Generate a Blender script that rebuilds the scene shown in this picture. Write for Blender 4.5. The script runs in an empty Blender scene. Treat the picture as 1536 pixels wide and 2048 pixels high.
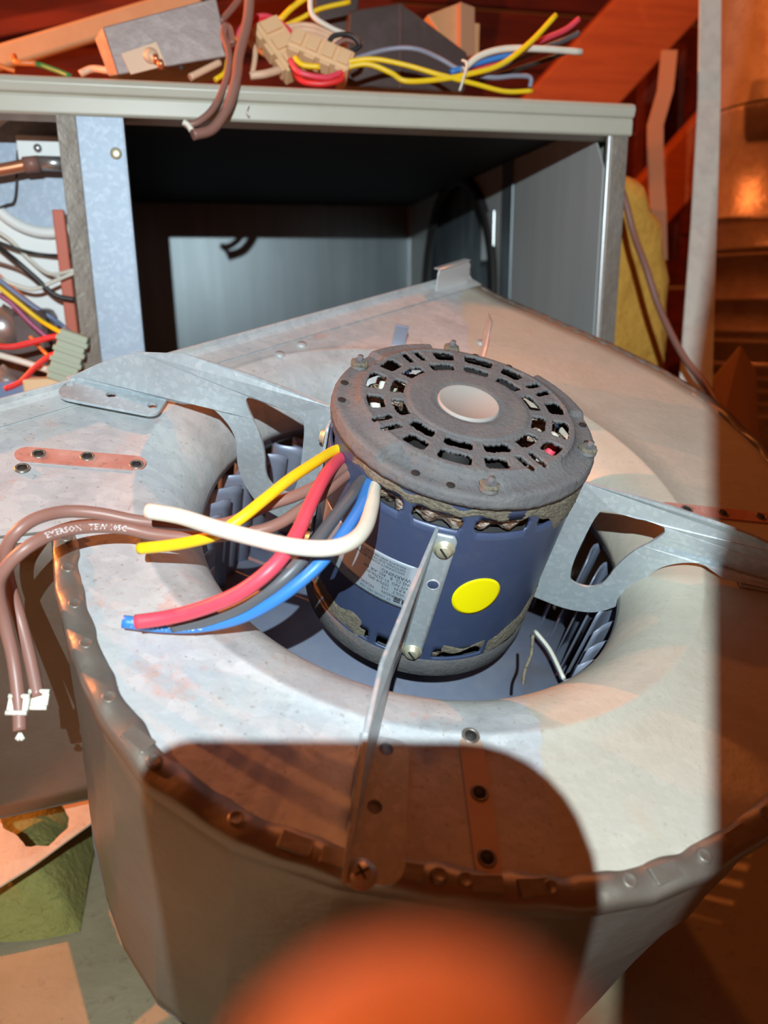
import bpy, math, random
from mathutils import Vector, Matrix, noise
C = bpy.context.scene.collection
SC = bpy.context.scene
random.seed(7)
FPX = 1538.0

# ------------------------------------------------------------------ frames
def nz(v): return Vector(v).normalized()
# world axes seen from the camera (gravity frame: X along the cabinet front, Y into it, Z up)
UP = nz((-.011, .963, .269))
_d = Vector((-.242, .28, -1.0)).normalized(); DEP = (_d - UP * _d.dot(UP)).normalized()
RT = DEP.cross(UP)
H = 0.455                                   # camera height above the attic floor
def c2w(v):
    v = Vector(v); return Vector((v.dot(RT), v.dot(DEP), v.dot(UP) + H))
CAMM = Matrix(((RT.x, RT.y, RT.z), (DEP.x, DEP.y, DEP.z), (UP.x, UP.y, UP.z))).to_4x4()
CAMM.translation = Vector((0, 0, H))
# blower frame (tilted towards the photographer)
NB = nz((.175, .7535, .6337)); PB = Vector((.0245, .0112, -.437))
E1 = (Vector((1, 0, 0)) - NB * NB.x).normalized(); E2 = NB.cross(E1)
wE1, wE2, wN = [CAMM.to_3x3() @ v for v in (E1, E2, NB)]
BM = Matrix(((wE1.x, wE2.x, wN.x), (wE1.y, wE2.y, wN.y), (wE1.z, wE2.z, wN.z))).to_4x4()
BM.translation = CAMM @ PB
BI = BM.inverted()
def ray(px, py): return CAMM.to_3x3() @ Vector(((px - 768) / FPX, -(py - 1024) / FPX, -1))
def at(px, py, y):                          # point of the attic at depth y (world Y)
    d = ray(px, py); return Vector((0, 0, H)) + d * (y / d.y)
def onz(px, py, z):                         # point at height z
    d = ray(px, py); return Vector((0, 0, H)) + d * ((z - H) / d.z)
def onp(px, py, w):                         # point at height w over the blower plate, in blower coordinates
    d = ray(px, py); o = BM.translation + wN * w; t = (o - Vector((0, 0, H))).dot(wN) / d.dot(wN)
    return BI @ (Vector((0, 0, H)) + d * t)

# ------------------------------------------------------------------ camera
cd = bpy.data.cameras.new('camera'); cam = bpy.data.objects.new('camera', cd); C.objects.link(cam)
cam.matrix_world = CAMM
cd.sensor_fit = 'VERTICAL'; cd.sensor_height = 34.6; cd.lens = 34.6 * FPX / 2048
cd.clip_start = .002; cd.clip_end = 60
cd.dof.use_dof = True; cd.dof.focus_distance = .40; cd.dof.aperture_fstop = cd.lens / 1000 / .0036
SC.camera = cam
SC.view_settings.view_transform = 'Standard'; SC.view_settings.look = 'None'
SC.view_settings.gamma = 1; SC.view_settings.use_curve_mapping = False
SC.view_settings.exposure = 0.0
# ------------------------------------------------------------------ world and lamps
wd = bpy.data.worlds.new('world'); SC.world = wd; wd.use_nodes = True
wd.node_tree.nodes['Background'].inputs[0].default_value = (1, .22, .045, 1)
wd.node_tree.nodes['Background'].inputs[1].default_value = .13
def lamp(name, kind, loc, energy, col, size=.01, aim=None, **kw):
    l = bpy.data.lights.new(name, kind); l.energy = energy; l.color = col
    if kind == 'AREA': l.size = size
    else: l.shadow_soft_size = size
    for k, v in kw.items(): setattr(l, k, v)
    o = bpy.data.objects.new(name, l); C.objects.link(o); o.location = loc
    if aim is not None: o.rotation_euler = (Vector(aim) - Vector(loc)).to_track_quat('-Z', 'Y').to_euler()
    return o
# the photographer's head torch: behind and above the phone
hl = lamp('head_torch', 'SPOT', (0, 0, 0), 36, (.82, .95, 1.0), .0022, spot_size=math.radians(150), spot_blend=.2)
hl.matrix_world = CAMM @ Matrix.Translation((-.003, .116, .30)) @ Matrix.Rotation(.15, 4, 'Y')
# warm bulbs of the attic
lamp('warm_bulb_rear', 'POINT', BM @ Vector((.22, .95, .62)), 7, (1, .27, .07), .02)
lamp('warm_bulb_left', 'POINT', Vector((-.85, .86, .86)), 72, (1, .27, .07), .008)

# ------------------------------------------------------------------ mesh helpers
class MB:
    def __init__(s): s.v = []; s.f = []; s.sm = []
    def add(s, vs, fs, smooth=False):
        b = len(s.v); s.v += [Vector(v) for v in vs]; s.f += [tuple(i + b for i in f) for f in fs]; s.sm += [smooth] * len(fs); return s
    def box(s, lo, hi, m=None):
        vs = [Vector((x, y, z)) for x in (lo[0], hi[0]) for y in (lo[1], hi[1]) for z in (lo[2], hi[2])]
        if m: vs = [m @ v for v in vs]
        return s.add(vs, [(0, 1, 3, 2), (4, 6, 7, 5), (0, 4, 5, 1), (2, 3, 7, 6), (0, 2, 6, 4), (1, 5, 7, 3)])
    def prism(s, pts, d, m=None):            # closed polygon of 3D points, thickness vector d
        n = len(pts); a = [Vector(p) for p in pts]; d = Vector(d); vs = a + [p + d for p in a]
        if m: vs = [m @ v for v in vs]
        return s.add(vs, [tuple(range(n))[::-1], tuple(range(n, 2 * n))] + [(i, (i + 1) % n, n + (i + 1) % n, n + i) for i in range(n)])
    def tube(s, pts, r, n=10, cap=True, res=6):
        P = spline(pts, res); k = len(P); up = None; vs = []
        rr = r if isinstance(r, (list, tuple)) else None
        for i, p in enumerate(P):
            t = (P[min(i + 1, k - 1)] - P[max(i - 1, 0)]).normalized()
            if up is None: up = t.orthogonal().normalized()
            up = (up - t * up.dot(t)).normalized(); b = t.cross(up)
            R = r if rr is None else rr[min(int(i / max(k - 1, 1) * (len(rr) - 1)), len(rr) - 1)]
            for j in range(n):
                a = 2 * math.pi * j / n; vs.append(p + (up * math.cos(a) + b * math.sin(a)) * R)
        fs = [(i * n + j, i * n + (j + 1) % n, (i + 1) * n + (j + 1) % n, (i + 1) * n + j) for i in range(k - 1) for j in range(n)]
        s.add(vs, fs, True)
        if cap:
            b = len(s.v) - len(vs); s.f += [tuple(b + j for j in range(n))[::-1], tuple(b + (k - 1) * n + j for j in range(n))]; s.sm += [False] * 2
        return s
    def lathe(s, prof, n=64, m=None, smooth=True, close=False):   # (r, z) profile about Z
        k = len(prof); vs = []
        for r, z in prof:
            for j in range(n):
                a = 2 * math.pi * j / n; v = Vector((r * math.cos(a), r * math.sin(a), z)); vs.append(m @ v if m else v)
        fs = [(i * n + j, i * n + (j + 1) % n, (i + 1) * n + (j + 1) % n, (i + 1) * n + j) for i in range(k - 1) for j in range(n)]
        if close: fs += [((k - 1) * n + j, (k - 1) * n + (j + 1) % n, (j + 1) % n, j) for j in range(n)]
        else:
            if prof[0][0] < 1e-3: pass
        return s.add(vs, fs, smooth)
    def build(s, name, mat, parent=None, bevel=0, world=None):
        me = bpy.data.meshes.new(name); me.from_pydata([tuple(v) for v in s.v], [], s.f); me.update()
        import bmesh as bmm
        b = bmm.new(); b.from_mesh(me)
        bmm.ops.remove_doubles(b, verts=b.verts, dist=1e-6); bmm.ops.recalc_face_normals(b, faces=b.faces); b.to_mesh(me); b.free()
        if any(s.sm) and len(me.polygons) == len(s.f): me.polygons.foreach_set('use_smooth', s.sm)
        elif any(s.sm): me.polygons.foreach_set('use_smooth', [True] * len(me.polygons))
        o = bpy.data.objects.new(name, me); C.objects.link(o); me.materials.append(mat)
        if parent is not None: o.parent = parent
        if world is not None: o.matrix_world = world
        if bevel:
            md = o.modifiers.new('bevel', 'BEVEL'); md.width = bevel; md.segments = 2; md.limit_method = 'ANGLE'; md.angle_limit = .7
        return o
def spline(pts, res=6):
    P = [Vector(p) for p in pts]
    if len(P) < 3: return P
    out = []
    for i in range(len(P) - 1):
        a = P[i - 1] if i else P[0] * 2 - P[1]; b = P[i]; c = P[i + 1]; d = P[i + 2] if i + 2 < len(P) else P[-1] * 2 - P[-2]
        for k in range(res):
            t = k / res
            out.append(.5 * ((2 * b) + (c - a) * t + (2 * a - 5 * b + 4 * c - d) * t * t + (3 * b - a - 3 * c + d) * t ** 3))
    return out + [P[-1]]
def tag(o, label, cat, group=None):
    o['label'] = label; o['category'] = cat
    if group: o['group'] = group
    return o
def thing(name, label, cat, m=None, group=None):
    o = bpy.data.objects.new(name, None); C.objects.link(o); o.empty_display_size = .02
    if m is not None: o.matrix_world = m
    return tag(o, label, cat, group)
def T(x, y, z): return Matrix.Translation((x, y, z))
def frame(o, xd, zd):                       # matrix from origin, x direction, z direction
    z = Vector(zd).normalized(); x = Vector(xd); x = (x - z * x.dot(z)).normalized(); y = z.cross(x)
    m = Matrix(((x.x, y.x, z.x), (x.y, y.y, z.y), (x.z, y.z, z.z))).to_4x4(); m.translation = Vector(o); return m
def solid(o, t, off=-1):
    md = o.modifiers.new('thickness', 'SOLIDIFY'); md.thickness = t; md.offset = off; return o

# ------------------------------------------------------------------ materials
def mat(name, col, rough=.5, metal=0, layers=(), bump=None, bump2=None, spec=.5, coat=0, sss=0):
    m = bpy.data.materials.new(name); m.use_nodes = True; N = m.node_tree.nodes; L = m.node_tree.links
    b = N['Principled BSDF']; b.inputs['Roughness'].default_value = rough; b.inputs['Metallic'].default_value = metal
    b.inputs['Specular IOR Level'].default_value = spec; b.inputs['Coat Weight'].default_value = coat
    if sss: b.inputs['Subsurface Weight'].default_value = sss; b.inputs['Subsurface Radius'].default_value = (.004, .0015, .0008)
    b.inputs['Base Color'].default_value = (*col, 1)
    tc = N.new('ShaderNodeTexCoord'); prev = None
    def tex(kind, scale, stretch=None):
        src = tc.outputs['Object']
        if stretch:
            mp = N.new('ShaderNodeMapping'); mp.inputs['Scale'].default_value = stretch; L.new(src, mp.inputs[0]); src = mp.outputs[0]
        if kind == 'voronoi':
            n = N.new('ShaderNodeTexVoronoi'); n.inputs['Scale'].default_value = scale; L.new(src, n.inputs['Vector'])
            s = N.new('ShaderNodeSeparateColor'); L.new(n.outputs['Color'], s.inputs[0]); return s.outputs[0]
        n = N.new('ShaderNodeTexNoise'); n.inputs['Scale'].default_value = scale; n.inputs['Detail'].default_value = 6; L.new(src, n.inputs['Vector'])
        n.inputs['Roughness'].default_value = .6
        return n.outputs[0]
    for ly in layers:                        # (kind, scale, colour, low, high, amount[, stretch])
        kind, sc, c2, lo, hi, am = ly[:6]; f = tex(kind, sc, ly[6] if len(ly) > 6 else None)
        mr = N.new('ShaderNodeMapRange'); mr.inputs[1].default_value = lo; mr.inputs[2].default_value = hi; mr.inputs[4].default_value = am; L.new(f, mr.inputs[0])
        mx = N.new('ShaderNodeMix'); mx.data_type = 'RGBA'; L.new(mr.outputs[0], mx.inputs[0])
        if prev is None: mx.inputs[6].default_value = (*col, 1)
        else: L.new(prev, mx.inputs[6])
        mx.inputs[7].default_value = (*c2, 1); prev = mx.outputs[2]
    if prev is not None: L.new(prev, b.inputs['Base Color'])
    nrm = None
    for bp in (bump, bump2):
        if bp:
            f = tex(bp[0], bp[1], bp[3] if len(bp) > 3 else None); bn = N.new('ShaderNodeBump'); bn.inputs['Strength'].default_value = 1; bn.inputs['Distance'].default_value = bp[2]
            L.new(f, bn.inputs['Height'])
            if nrm is not None: L.new(nrm, bn.inputs['Normal'])
            nrm = bn.outputs[0]
    if nrm is not None: L.new(nrm, b.inputs['Normal'])
    return m
M = {}
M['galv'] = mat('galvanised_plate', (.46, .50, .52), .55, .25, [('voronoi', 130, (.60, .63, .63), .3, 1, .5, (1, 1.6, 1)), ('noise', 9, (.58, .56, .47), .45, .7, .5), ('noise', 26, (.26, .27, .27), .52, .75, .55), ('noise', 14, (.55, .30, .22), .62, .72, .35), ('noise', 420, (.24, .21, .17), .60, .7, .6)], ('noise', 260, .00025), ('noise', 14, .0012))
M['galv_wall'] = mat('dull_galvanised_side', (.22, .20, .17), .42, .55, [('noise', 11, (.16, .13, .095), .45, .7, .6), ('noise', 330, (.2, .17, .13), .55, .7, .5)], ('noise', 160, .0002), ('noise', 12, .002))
M['galv_arm'] = mat('galvanised_bracket', (.46, .53, .56), .42, .45, [('voronoi', 420, (.62, .68, .70), .5, 1, .6), ('noise', 40, (.34, .38, .40), .5, .75, .5)], ('noise', 500, .0001))
M['galv_post'] = mat('spangled_galvanised_post', (.30, .38, .47), .5, .2, [('voronoi', 330, (.42, .50, .58), .5, 1, .6), ('noise', 120, (.28, .34, .42), .55, .7, .6)], ('noise', 300, .0001))
M['rust_mark'] = mat('reddish_bare_mark', (.50, .20, .15), .6, .2, [('noise', 60, (.62, .36, .30), .4, .7, .7), ('noise', 300, (.2, .12, .09), .55, .7, .5)])
M['tan_mark'] = mat('tan_bare_mark', (.56, .42, .32), .55, .2, [('noise', 60, (.50, .33, .22), .4, .7, .6)])
M['dust_grey'] = mat('dusty_grey_end_bell', (.125, .128, .135), .75, .1, [('noise', 60, (.17, .165, .155), .4, .7, .7), ('noise', 500, (.07, .06, .05), .55, .72, .6)], ('noise', 420, .0006), ('noise', 120, .0006))
M['dust'] = mat('caked_lint', (.20, .18, .13), 1, 0, [('noise', 300, (.30, .27, .20), .4, .7, .8), ('noise', 700, (.08, .07, .05), .5, .7, .7)], ('noise', 350, .002), ('noise', 900, .0012))
M['blue'] = mat('blue_motor_paint', (.050, .072, .145), .38, .1, [('noise', 50, (.08, .10, .16), .5, .75, .5), ('noise', 900, (.22, .24, .28), .66, .72, .6)], ('noise', 300, .00008))
M['hubcap'] = mat('aluminium_bearing_cap', (.36, .34, .31), .65, .1, [('noise', 400, (.35, .32, .28), .6, .7, .6)])
M['yellow_sticker'] = mat('yellow_sticker', (.93, .84, .0), .45)
M['label'] = mat('pale_rating_label', (.30, .38, .44), .4, .2, [('noise', 200, (.38, .42, .44), .5, .7, .4)])
M['ink'] = mat('black_print', (.02, .025, .035), .6)
M['white_ink'] = mat('white_print', (.7, .72, .72), .6)
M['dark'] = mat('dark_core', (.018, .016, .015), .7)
M['winding'] = mat('lacquered_windings', (.16, .07, .03), .4, .1, [('noise', 300, (.62, .58, .50), .45, .58, .9, (1, 1, 4))], ('noise', 500, .001))
M['wheel'] = mat('painted_wheel_steel', (.23, .27, .37), .42, .3, [('noise', 40, (.34, .36, .40), .45, .7, .5), ('noise', 15, (.19, .15, .12), .6, .7, .4)])
M['brass'] = mat('zinc_yellow_screw', (.60, .58, .42), .4, .6)
M['steel'] = mat('steel', (.45, .45, .44), .35, .8)
M['cream_paint'] = mat('cream_cabinet_paint', (.46, .46, .38), .38, 0, [('noise', 40, (.40, .38, .29), .5, .75, .4), ('noise', 15, (.35, .32, .25), .68, .76, .6)])
M['inner_sheet'] = mat('brushed_inner_sheet', (.20, .235, .25), .38, .5, [('noise', 60, (.13, .16, .17), .3, .7, .6, (1, 1, .05)), ('noise', 12, (.15, .18, .19), .5, .7, .4)])
M['inner_side'] = mat('grey_side_sheet', (.58, .60, .58), .5, .2, [('noise', 60, (.46, .48, .48), .3, .7, .6, (1, 1, .05))])
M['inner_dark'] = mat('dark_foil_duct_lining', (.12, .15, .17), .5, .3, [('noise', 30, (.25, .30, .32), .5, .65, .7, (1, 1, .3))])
M['white_panel'] = mat('white_burner_panel', (.84, .88, .86), .5, 0, [('noise', 30, (.76, .84, .84), .4, .7, .4)])
M['edge_metal'] = mat('bright_cut_edge', (.75, .78, .78), .3, .5)
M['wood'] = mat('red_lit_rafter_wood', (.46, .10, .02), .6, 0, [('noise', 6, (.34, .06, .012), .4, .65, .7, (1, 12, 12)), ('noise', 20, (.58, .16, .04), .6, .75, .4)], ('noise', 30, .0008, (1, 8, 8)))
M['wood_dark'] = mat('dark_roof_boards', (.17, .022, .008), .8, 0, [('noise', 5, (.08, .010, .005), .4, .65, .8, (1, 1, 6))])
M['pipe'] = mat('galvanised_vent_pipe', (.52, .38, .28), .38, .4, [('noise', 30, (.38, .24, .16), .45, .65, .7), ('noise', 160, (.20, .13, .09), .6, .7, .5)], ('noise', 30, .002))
M['strip'] = mat('galvanised_hanger_strip', (.74, .78, .70), .5, .15, [('noise', 60, (.56, .58, .55), .45, .7, .6)], ('noise', 120, .0006))
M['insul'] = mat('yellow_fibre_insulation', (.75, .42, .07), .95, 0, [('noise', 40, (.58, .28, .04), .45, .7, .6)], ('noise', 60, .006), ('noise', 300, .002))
M['insul2'] = mat('olive_fibre_insulation', (.26, .25, .07), .95, 0, [('noise', 30, (.18, .17, .04), .45, .7, .6)], ('noise', 60, .006), ('noise', 300, .002))
M['cardboard'] = mat('brown_cardboard', (.42, .22, .09), .8)
M['strap_mat'] = mat('tan_strap', (.42, .22, .12), .7)
M['floor'] = mat('dusty_plywood_floor', (.30, .25, .15), .8, 0, [('noise', 8, (.22, .18, .10), .4, .65, .7), ('noise', 120, (.18, .14, .09), .58, .7, .6), ('noise', 30, (.03, .02, .015), .70, .72, .8)], ('noise', 60, .001))
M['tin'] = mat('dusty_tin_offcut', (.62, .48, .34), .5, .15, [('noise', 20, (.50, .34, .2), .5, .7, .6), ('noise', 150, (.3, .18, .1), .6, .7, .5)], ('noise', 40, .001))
M['grey_panel'] = mat('grey_green_panel', (.36, .37, .30), .55, .1, [('noise', 12, (.27, .26, .20), .4, .7, .6)])
M['conduit'] = mat('tan_lath', (.60, .33, .15), .6, 0, [('noise', 40, (.5, .25, .1), .4, .7, .5)])
M['nylon'] = mat('beige_nylon', (.80, .54, .30), .5, 0, (), None, None, .5, 0, .1)
M['nylon_green'] = mat('grey_green_nylon', (.40, .45, .33), .5)
M['blackbox'] = mat('black_enamel', (.075, .055, .050), .38, .2, [('noise', 25, (.13, .10, .095), .5, .7, .6)])
M['boxmetal'] = mat('dusty_zinc_box', (.25, .20, .185), .5, .35, [('voronoi', 120, (.32, .27, .25), .4, 1, .5), ('noise', 30, (.25, .17, .13), .55, .72, .6)], ('noise', 120, .0004))
M['boxlabel'] = mat('cream_plate', (.66, .46, .30), .5)
M['skin'] = mat('skin', (.85, .47, .29), .5, 0, [('noise', 300, (.76, .40, .24), .4, .7, .4)], None, None, .4, 0, .25)
M['phone'] = mat('phone_glass', (.02, .02, .022), .25)
M['redpaint'] = mat('red_insulating_strip', (.55, .11, .05), .5)
M['copper'] = mat('bare_copper', (.75, .33, .18), .35, .8)
def wirem(name, c, r=.42): return mat(name, c, r, 0, [('noise', 90, tuple(x * .6 + .08 for x in c), .5, .75, .35)])
# top plate: same steel with a cream dust film whose ragged edge runs down the right-hand side
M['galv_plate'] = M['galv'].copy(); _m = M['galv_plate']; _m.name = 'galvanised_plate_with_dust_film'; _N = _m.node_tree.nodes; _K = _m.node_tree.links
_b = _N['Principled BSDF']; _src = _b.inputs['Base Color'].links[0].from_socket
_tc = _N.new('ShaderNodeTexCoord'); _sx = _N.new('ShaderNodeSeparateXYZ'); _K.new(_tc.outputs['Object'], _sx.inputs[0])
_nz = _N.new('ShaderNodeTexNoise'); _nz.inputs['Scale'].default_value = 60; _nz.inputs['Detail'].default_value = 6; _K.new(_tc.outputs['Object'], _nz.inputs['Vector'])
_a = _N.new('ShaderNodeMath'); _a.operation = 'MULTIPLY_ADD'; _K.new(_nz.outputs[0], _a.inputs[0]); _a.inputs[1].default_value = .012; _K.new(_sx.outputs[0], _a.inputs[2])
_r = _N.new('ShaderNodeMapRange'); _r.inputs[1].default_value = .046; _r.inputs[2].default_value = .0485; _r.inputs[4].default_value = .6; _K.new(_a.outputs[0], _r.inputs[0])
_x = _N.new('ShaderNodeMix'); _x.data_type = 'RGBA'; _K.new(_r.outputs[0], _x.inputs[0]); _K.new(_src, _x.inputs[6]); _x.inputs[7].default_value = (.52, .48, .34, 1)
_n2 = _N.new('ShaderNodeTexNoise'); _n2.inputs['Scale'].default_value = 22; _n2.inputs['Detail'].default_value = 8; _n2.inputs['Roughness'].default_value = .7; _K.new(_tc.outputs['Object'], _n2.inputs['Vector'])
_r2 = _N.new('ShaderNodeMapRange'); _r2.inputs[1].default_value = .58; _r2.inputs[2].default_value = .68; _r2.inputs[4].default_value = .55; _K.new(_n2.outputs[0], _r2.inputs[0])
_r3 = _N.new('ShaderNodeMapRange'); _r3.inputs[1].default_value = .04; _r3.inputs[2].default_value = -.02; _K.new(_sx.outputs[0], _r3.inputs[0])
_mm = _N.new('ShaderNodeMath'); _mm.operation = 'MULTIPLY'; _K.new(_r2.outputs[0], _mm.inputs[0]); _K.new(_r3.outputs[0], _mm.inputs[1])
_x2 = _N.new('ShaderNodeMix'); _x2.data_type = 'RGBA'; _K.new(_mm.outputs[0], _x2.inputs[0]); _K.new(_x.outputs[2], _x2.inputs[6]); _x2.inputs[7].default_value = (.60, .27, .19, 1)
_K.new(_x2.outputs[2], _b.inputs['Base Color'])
W_ = {'yellow': wirem('yellow_insulation', (.90, .62, .01)), 'pink': wirem('pink_red_insulation', (.80, .07, .11)), 'white': wirem('white_insulation', (.74, .73, .62)),
      'blue': wirem('blue_insulation', (.04, .22, .62)), 'black': wirem('black_insulation', (.10, .105, .115)), 'brown': wirem('brown_insulation', (.27, .135, .105)),
      'red': wirem('red_insulation', (.75, .03, .03)), 'grey': wirem('grey_insulation', (.25, .27, .34)), 'orange': wirem('orange_insulation', (.75, .2, .04)), 'darkblack': wirem('soot_black_insulation', (.02, .02, .02)),
      'green': wirem('green_insulation', (.05, .25, .07)), 'peach': wirem('peach_insulation', (.75, .50, .33)), 'purple': wirem('purple_insulation', (.35, .08, .18)),
      'dustyblue': wirem('dusty_blue_insulation', (.16, .22, .36))}

# ================================================================== THE SETTING
fl = MB()
n = 40
vs = []; fs = []
for i in range(n + 1):
    for j in range(n + 1):
        x = -2 + 4 * i / n; y = -.8 + 3.4 * j / n
        vs.append((x, y, -.002 + .004 * noise.noise(Vector((x * 2, y * 2, 0)))))
for i in range(n):
    for j in range(n): a = i * (n + 1) + j; fs.append((a, a + n + 1, a + n + 2, a + 1))
o = MB().add(vs, fs, True).build('floor', M['floor']); o['kind'] = 'structure'
# rear wall of boards
w = thing('wall_rear', '', ''); del w['label'], w['category']; w['kind'] = 'structure'
for k in range(14):
    MB().box((-1.9, 2.45 + .01 * (k % 2), .0 + k * .16), (2.2, 2.48 + .01 * (k % 2), .152 + k * .16)).build('board', M['wood_dark'], w, .003)
w = thing('wall_right', '', ''); del w['label'], w['category']; w['kind'] = 'structure'
for k in range(10):
    MB().box((1.55 + .01 * (k % 2), .3, k * .16), (1.58 + .01 * (k % 2), 2.4, .152 + k * .16)).build('board', M['wood_dark'], w, .003)
def beam(name, p, q, wd_, th, m, parent=None, side=None):
    p, q = Vector(p), Vector(q); zd = (q - p); L = zd.length
    mm = frame(p, side or (1, 0, 0), zd)
    o = MB().box((-wd_ / 2, -th / 2, 0), (wd_ / 2, th / 2, L), mm).build(name, m, parent, .003); return o
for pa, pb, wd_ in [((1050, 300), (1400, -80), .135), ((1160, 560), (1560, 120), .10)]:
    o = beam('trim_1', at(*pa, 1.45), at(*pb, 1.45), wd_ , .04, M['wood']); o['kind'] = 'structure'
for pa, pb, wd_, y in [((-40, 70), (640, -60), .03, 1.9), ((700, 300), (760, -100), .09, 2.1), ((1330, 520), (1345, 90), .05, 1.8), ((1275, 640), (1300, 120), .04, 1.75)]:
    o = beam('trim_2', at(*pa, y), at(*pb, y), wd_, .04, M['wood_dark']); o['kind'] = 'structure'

# unseen slanted timber, added behind the camera to cut the torch beam at right
_L = Vector((-.003, .116, .30)); _d = .20
def _e(y): return _L + Vector((.288 * _d + .18 * y, y, -_d))
_p = [_e(-.50), _e(.34), _e(.34) + Vector((.088, -.016, 0)), _e(-.50) + Vector((.088, -.016, 0))]
o = MB().prism([CAMM @ v for v in _p], CAMM.to_3x3() @ Vector((0, 0, .036))).build('trim_torch_blocker', M['wood'], None, .002); o['kind'] = 'structure'

# ================================================================== FURNACE CABINET
Z0 = H
fc = thing('furnace_cabinet', 'wide cream-edged steel furnace cabinet with open dark blower bay behind the motor', 'furnace', T(.15, .70, 0))
FI = fc.matrix_world.inverted()
def cab(mb, name, m, bevel=0, label=None, parent=None):
    par = parent or fc; o = mb.build(name, m, par, bevel); o.matrix_parent_inverse = Matrix.Identity(4)
    # geometry is given in world coordinates: move it to local
    wm = Matrix.Translation((-.15, -.70, 0))
    o.data.transform(wm)
    if label: o['label'] = label
    return o
XL, XR, YF, YB = -.42, .395, .70, 1.42
ZT = Z0 + .1675
lip = MB()
# folded front lip profile extruded along x (y, z)
prof = [(YF + .03, ZT), (YF + .004, ZT), (YF - .001, ZT - .002), (YF - .003, ZT - .006), (YF - .001, ZT - .012), (YF + .002, ZT - .0135), (YF + .001, ZT - .015), (YF + .001, ZT - .026), (YF + .003, ZT - .0275), (YF + .03, ZT - .0275)]
k = len(prof)
lip.add([(XL, y, z) for y, z in prof] + [(XR + .004, y, z) for y, z in prof], [(i, i + 1, k + i + 1, k + i) for i in range(k - 1)] + [tuple(range(k))[::-1], tuple(range(k, 2 * k))])
cab(lip, 'front_lip', M['cream_paint'], .0008, 'cream painted folded front edge')
cab(MB().box((XL, YF + .03, ZT - .003), (XR, YB, ZT)), 'top_panel', M['cream_paint'])
cab(MB().box((XL, YB, .02), (XR, YB + .003, ZT)), 'back_panel', M['inner_sheet'])
cab(MB().box((-.13, YF + .035, ZT - .012), (.377, YB - .002, ZT - .006)), 'ceiling_shade', M['dark'], 0, 'black sheet painting the shade under the top')  # added black sheet: the shade of the bay ceiling as colour
# liner wall at the left of the bay, seen dark
cab(MB().box((-.1035, YF + .104, .02), (-.1005, YB, ZT - .004)), 'divider_panel', M['inner_sheet'])
cab(MB().box((XL, YF - .0, .02), (XR, YB, .026)), 'bottom_panel', M['inner_sheet'])
# right side wall with a round duct opening
yo, zo, ro = 1.14, Z0 + .0, .155
sw = MB(); nn = 48
outer = []; inner = []
for j in range(nn):
    a = 2 * math.pi * j / nn; c, s_ = math.cos(a), math.sin(a)
    inner.append((yo + ro * c, zo + ro * s_))
    hy = (YB - yo) / c if c > 1e-6 else ((YF + .012 - yo) / c if c < -1e-6 else 9); hz = (ZT - .004 - zo) / s_ if s_ > 1e-6 else ((.02 - zo) / s_ if s_ < -1e-6 else 9)
    t = min(hy, hz); outer.append((yo + t * c, zo + t * s_))
xs = .379
sw.add([(xs, y, z) for y, z in inner + outer], [(j, (j + 1) % nn, nn + (j + 1) % nn, nn + j) for j in range(nn)])
o = cab(sw, 'side_panel', M['inner_side']); solid(o, .0015)
cab(MB().box((XR - .002, YF + .004, .02), (XR, YB, ZT - .002)), 'outer_side_panel', M['cream_paint'])
cr = MB(); cr.lathe([(ro - .002, -.001), (ro + .012, -.001), (ro + .012, -.009), (ro - .002, -.009), (ro - .002, -.001)], 48, frame((xs, yo, zo), (0, 1, 0), (1, 0, 0)))
cab(cr, 'duct_collar', M['dark'], 0, 'black round duct collar')
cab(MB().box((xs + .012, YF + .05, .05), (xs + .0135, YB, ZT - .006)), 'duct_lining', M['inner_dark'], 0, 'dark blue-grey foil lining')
# vertical joint strips on the side panel, small window plate
cab(MB().box((xs - .003, .93, .03), (xs - .0005, .965, ZT - .006)), 'joint_strip', M['inner_sheet'], .0008)
cab(MB().box((.376, YB - .01, .03), (.379, YB - .002, ZT - .006)), 'corner_trim', M['edge_metal'], .001)
cab(MB().box((xs - .005, .985, Z0 + .045), (xs - .003, 1.03, Z0 + .105)), 'inspection_plate', M['edge_metal'], .001, 'small pale rectangular plate inside the bay')
# front posts
cab(MB().box((.3775, YF + .004, .02), (.3805, YF + .009, ZT - .027)), 'post_edge', M['edge_metal'], .0006, 'bright cut edge of right post')
cab(MB().prism([(.3805, YF + .004, .02), (.3955, YF + .001, .02), (.3955, YF + .03, .02), (.3925, YF + .03, .02), (.3925, YF + .006, .02), (.3805, YF + .008, .02)], (0, 0, ZT - .0475)), 'right_post', M['galv_wall'], .0005)
post = MB().box((-.0837, YF + .003, .02), (-.048, YF + .0045, ZT - .0275))
post.box((-.0495, YF + .003, .02), (-.048, YF + .02, ZT - .0275))
po = cab(post, 'divider_post', M['galv_post'], .0004, 'bright spangled galvanised post left of the bay')
cab(MB().prism([(-.0837, YF + .003, .02), (-.0977, YF - .001, .02), (-.0977, YF + .001, .02), (-.0837, YF + .0045, .02)], (0, 0, ZT - .0475)), 'post_flange', M['galv_wall'], .0003, 'dull purplish folded flange of the post')
def screw(parent, m, r=.004, h=.0018, mt=None, name='screw', slots=1):
    s = MB(); s.lathe([(.0001, h), (r * .7, h), (r * .95, h * .6), (r, 0), (r, -.0005)], 20)
    o = s.build(name, mt or M['brass'], parent); o.matrix_local = m
    d = MB()
    for a in range(slots): d.box((-r * .75, -r * .13, h - .0002), (r * .75, r * .13, h + .0002), Matrix.Rotation(math.radians(35 + 90 * a), 4, 'Z'))
    so = d.build('screw_slot', M['dark'], parent); so.matrix_local = m
    return o
def wfr(p, zd, xd=(1, 0, 0)): return frame(p, xd, zd)
sp = at(232, 307, YF + .003)
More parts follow.
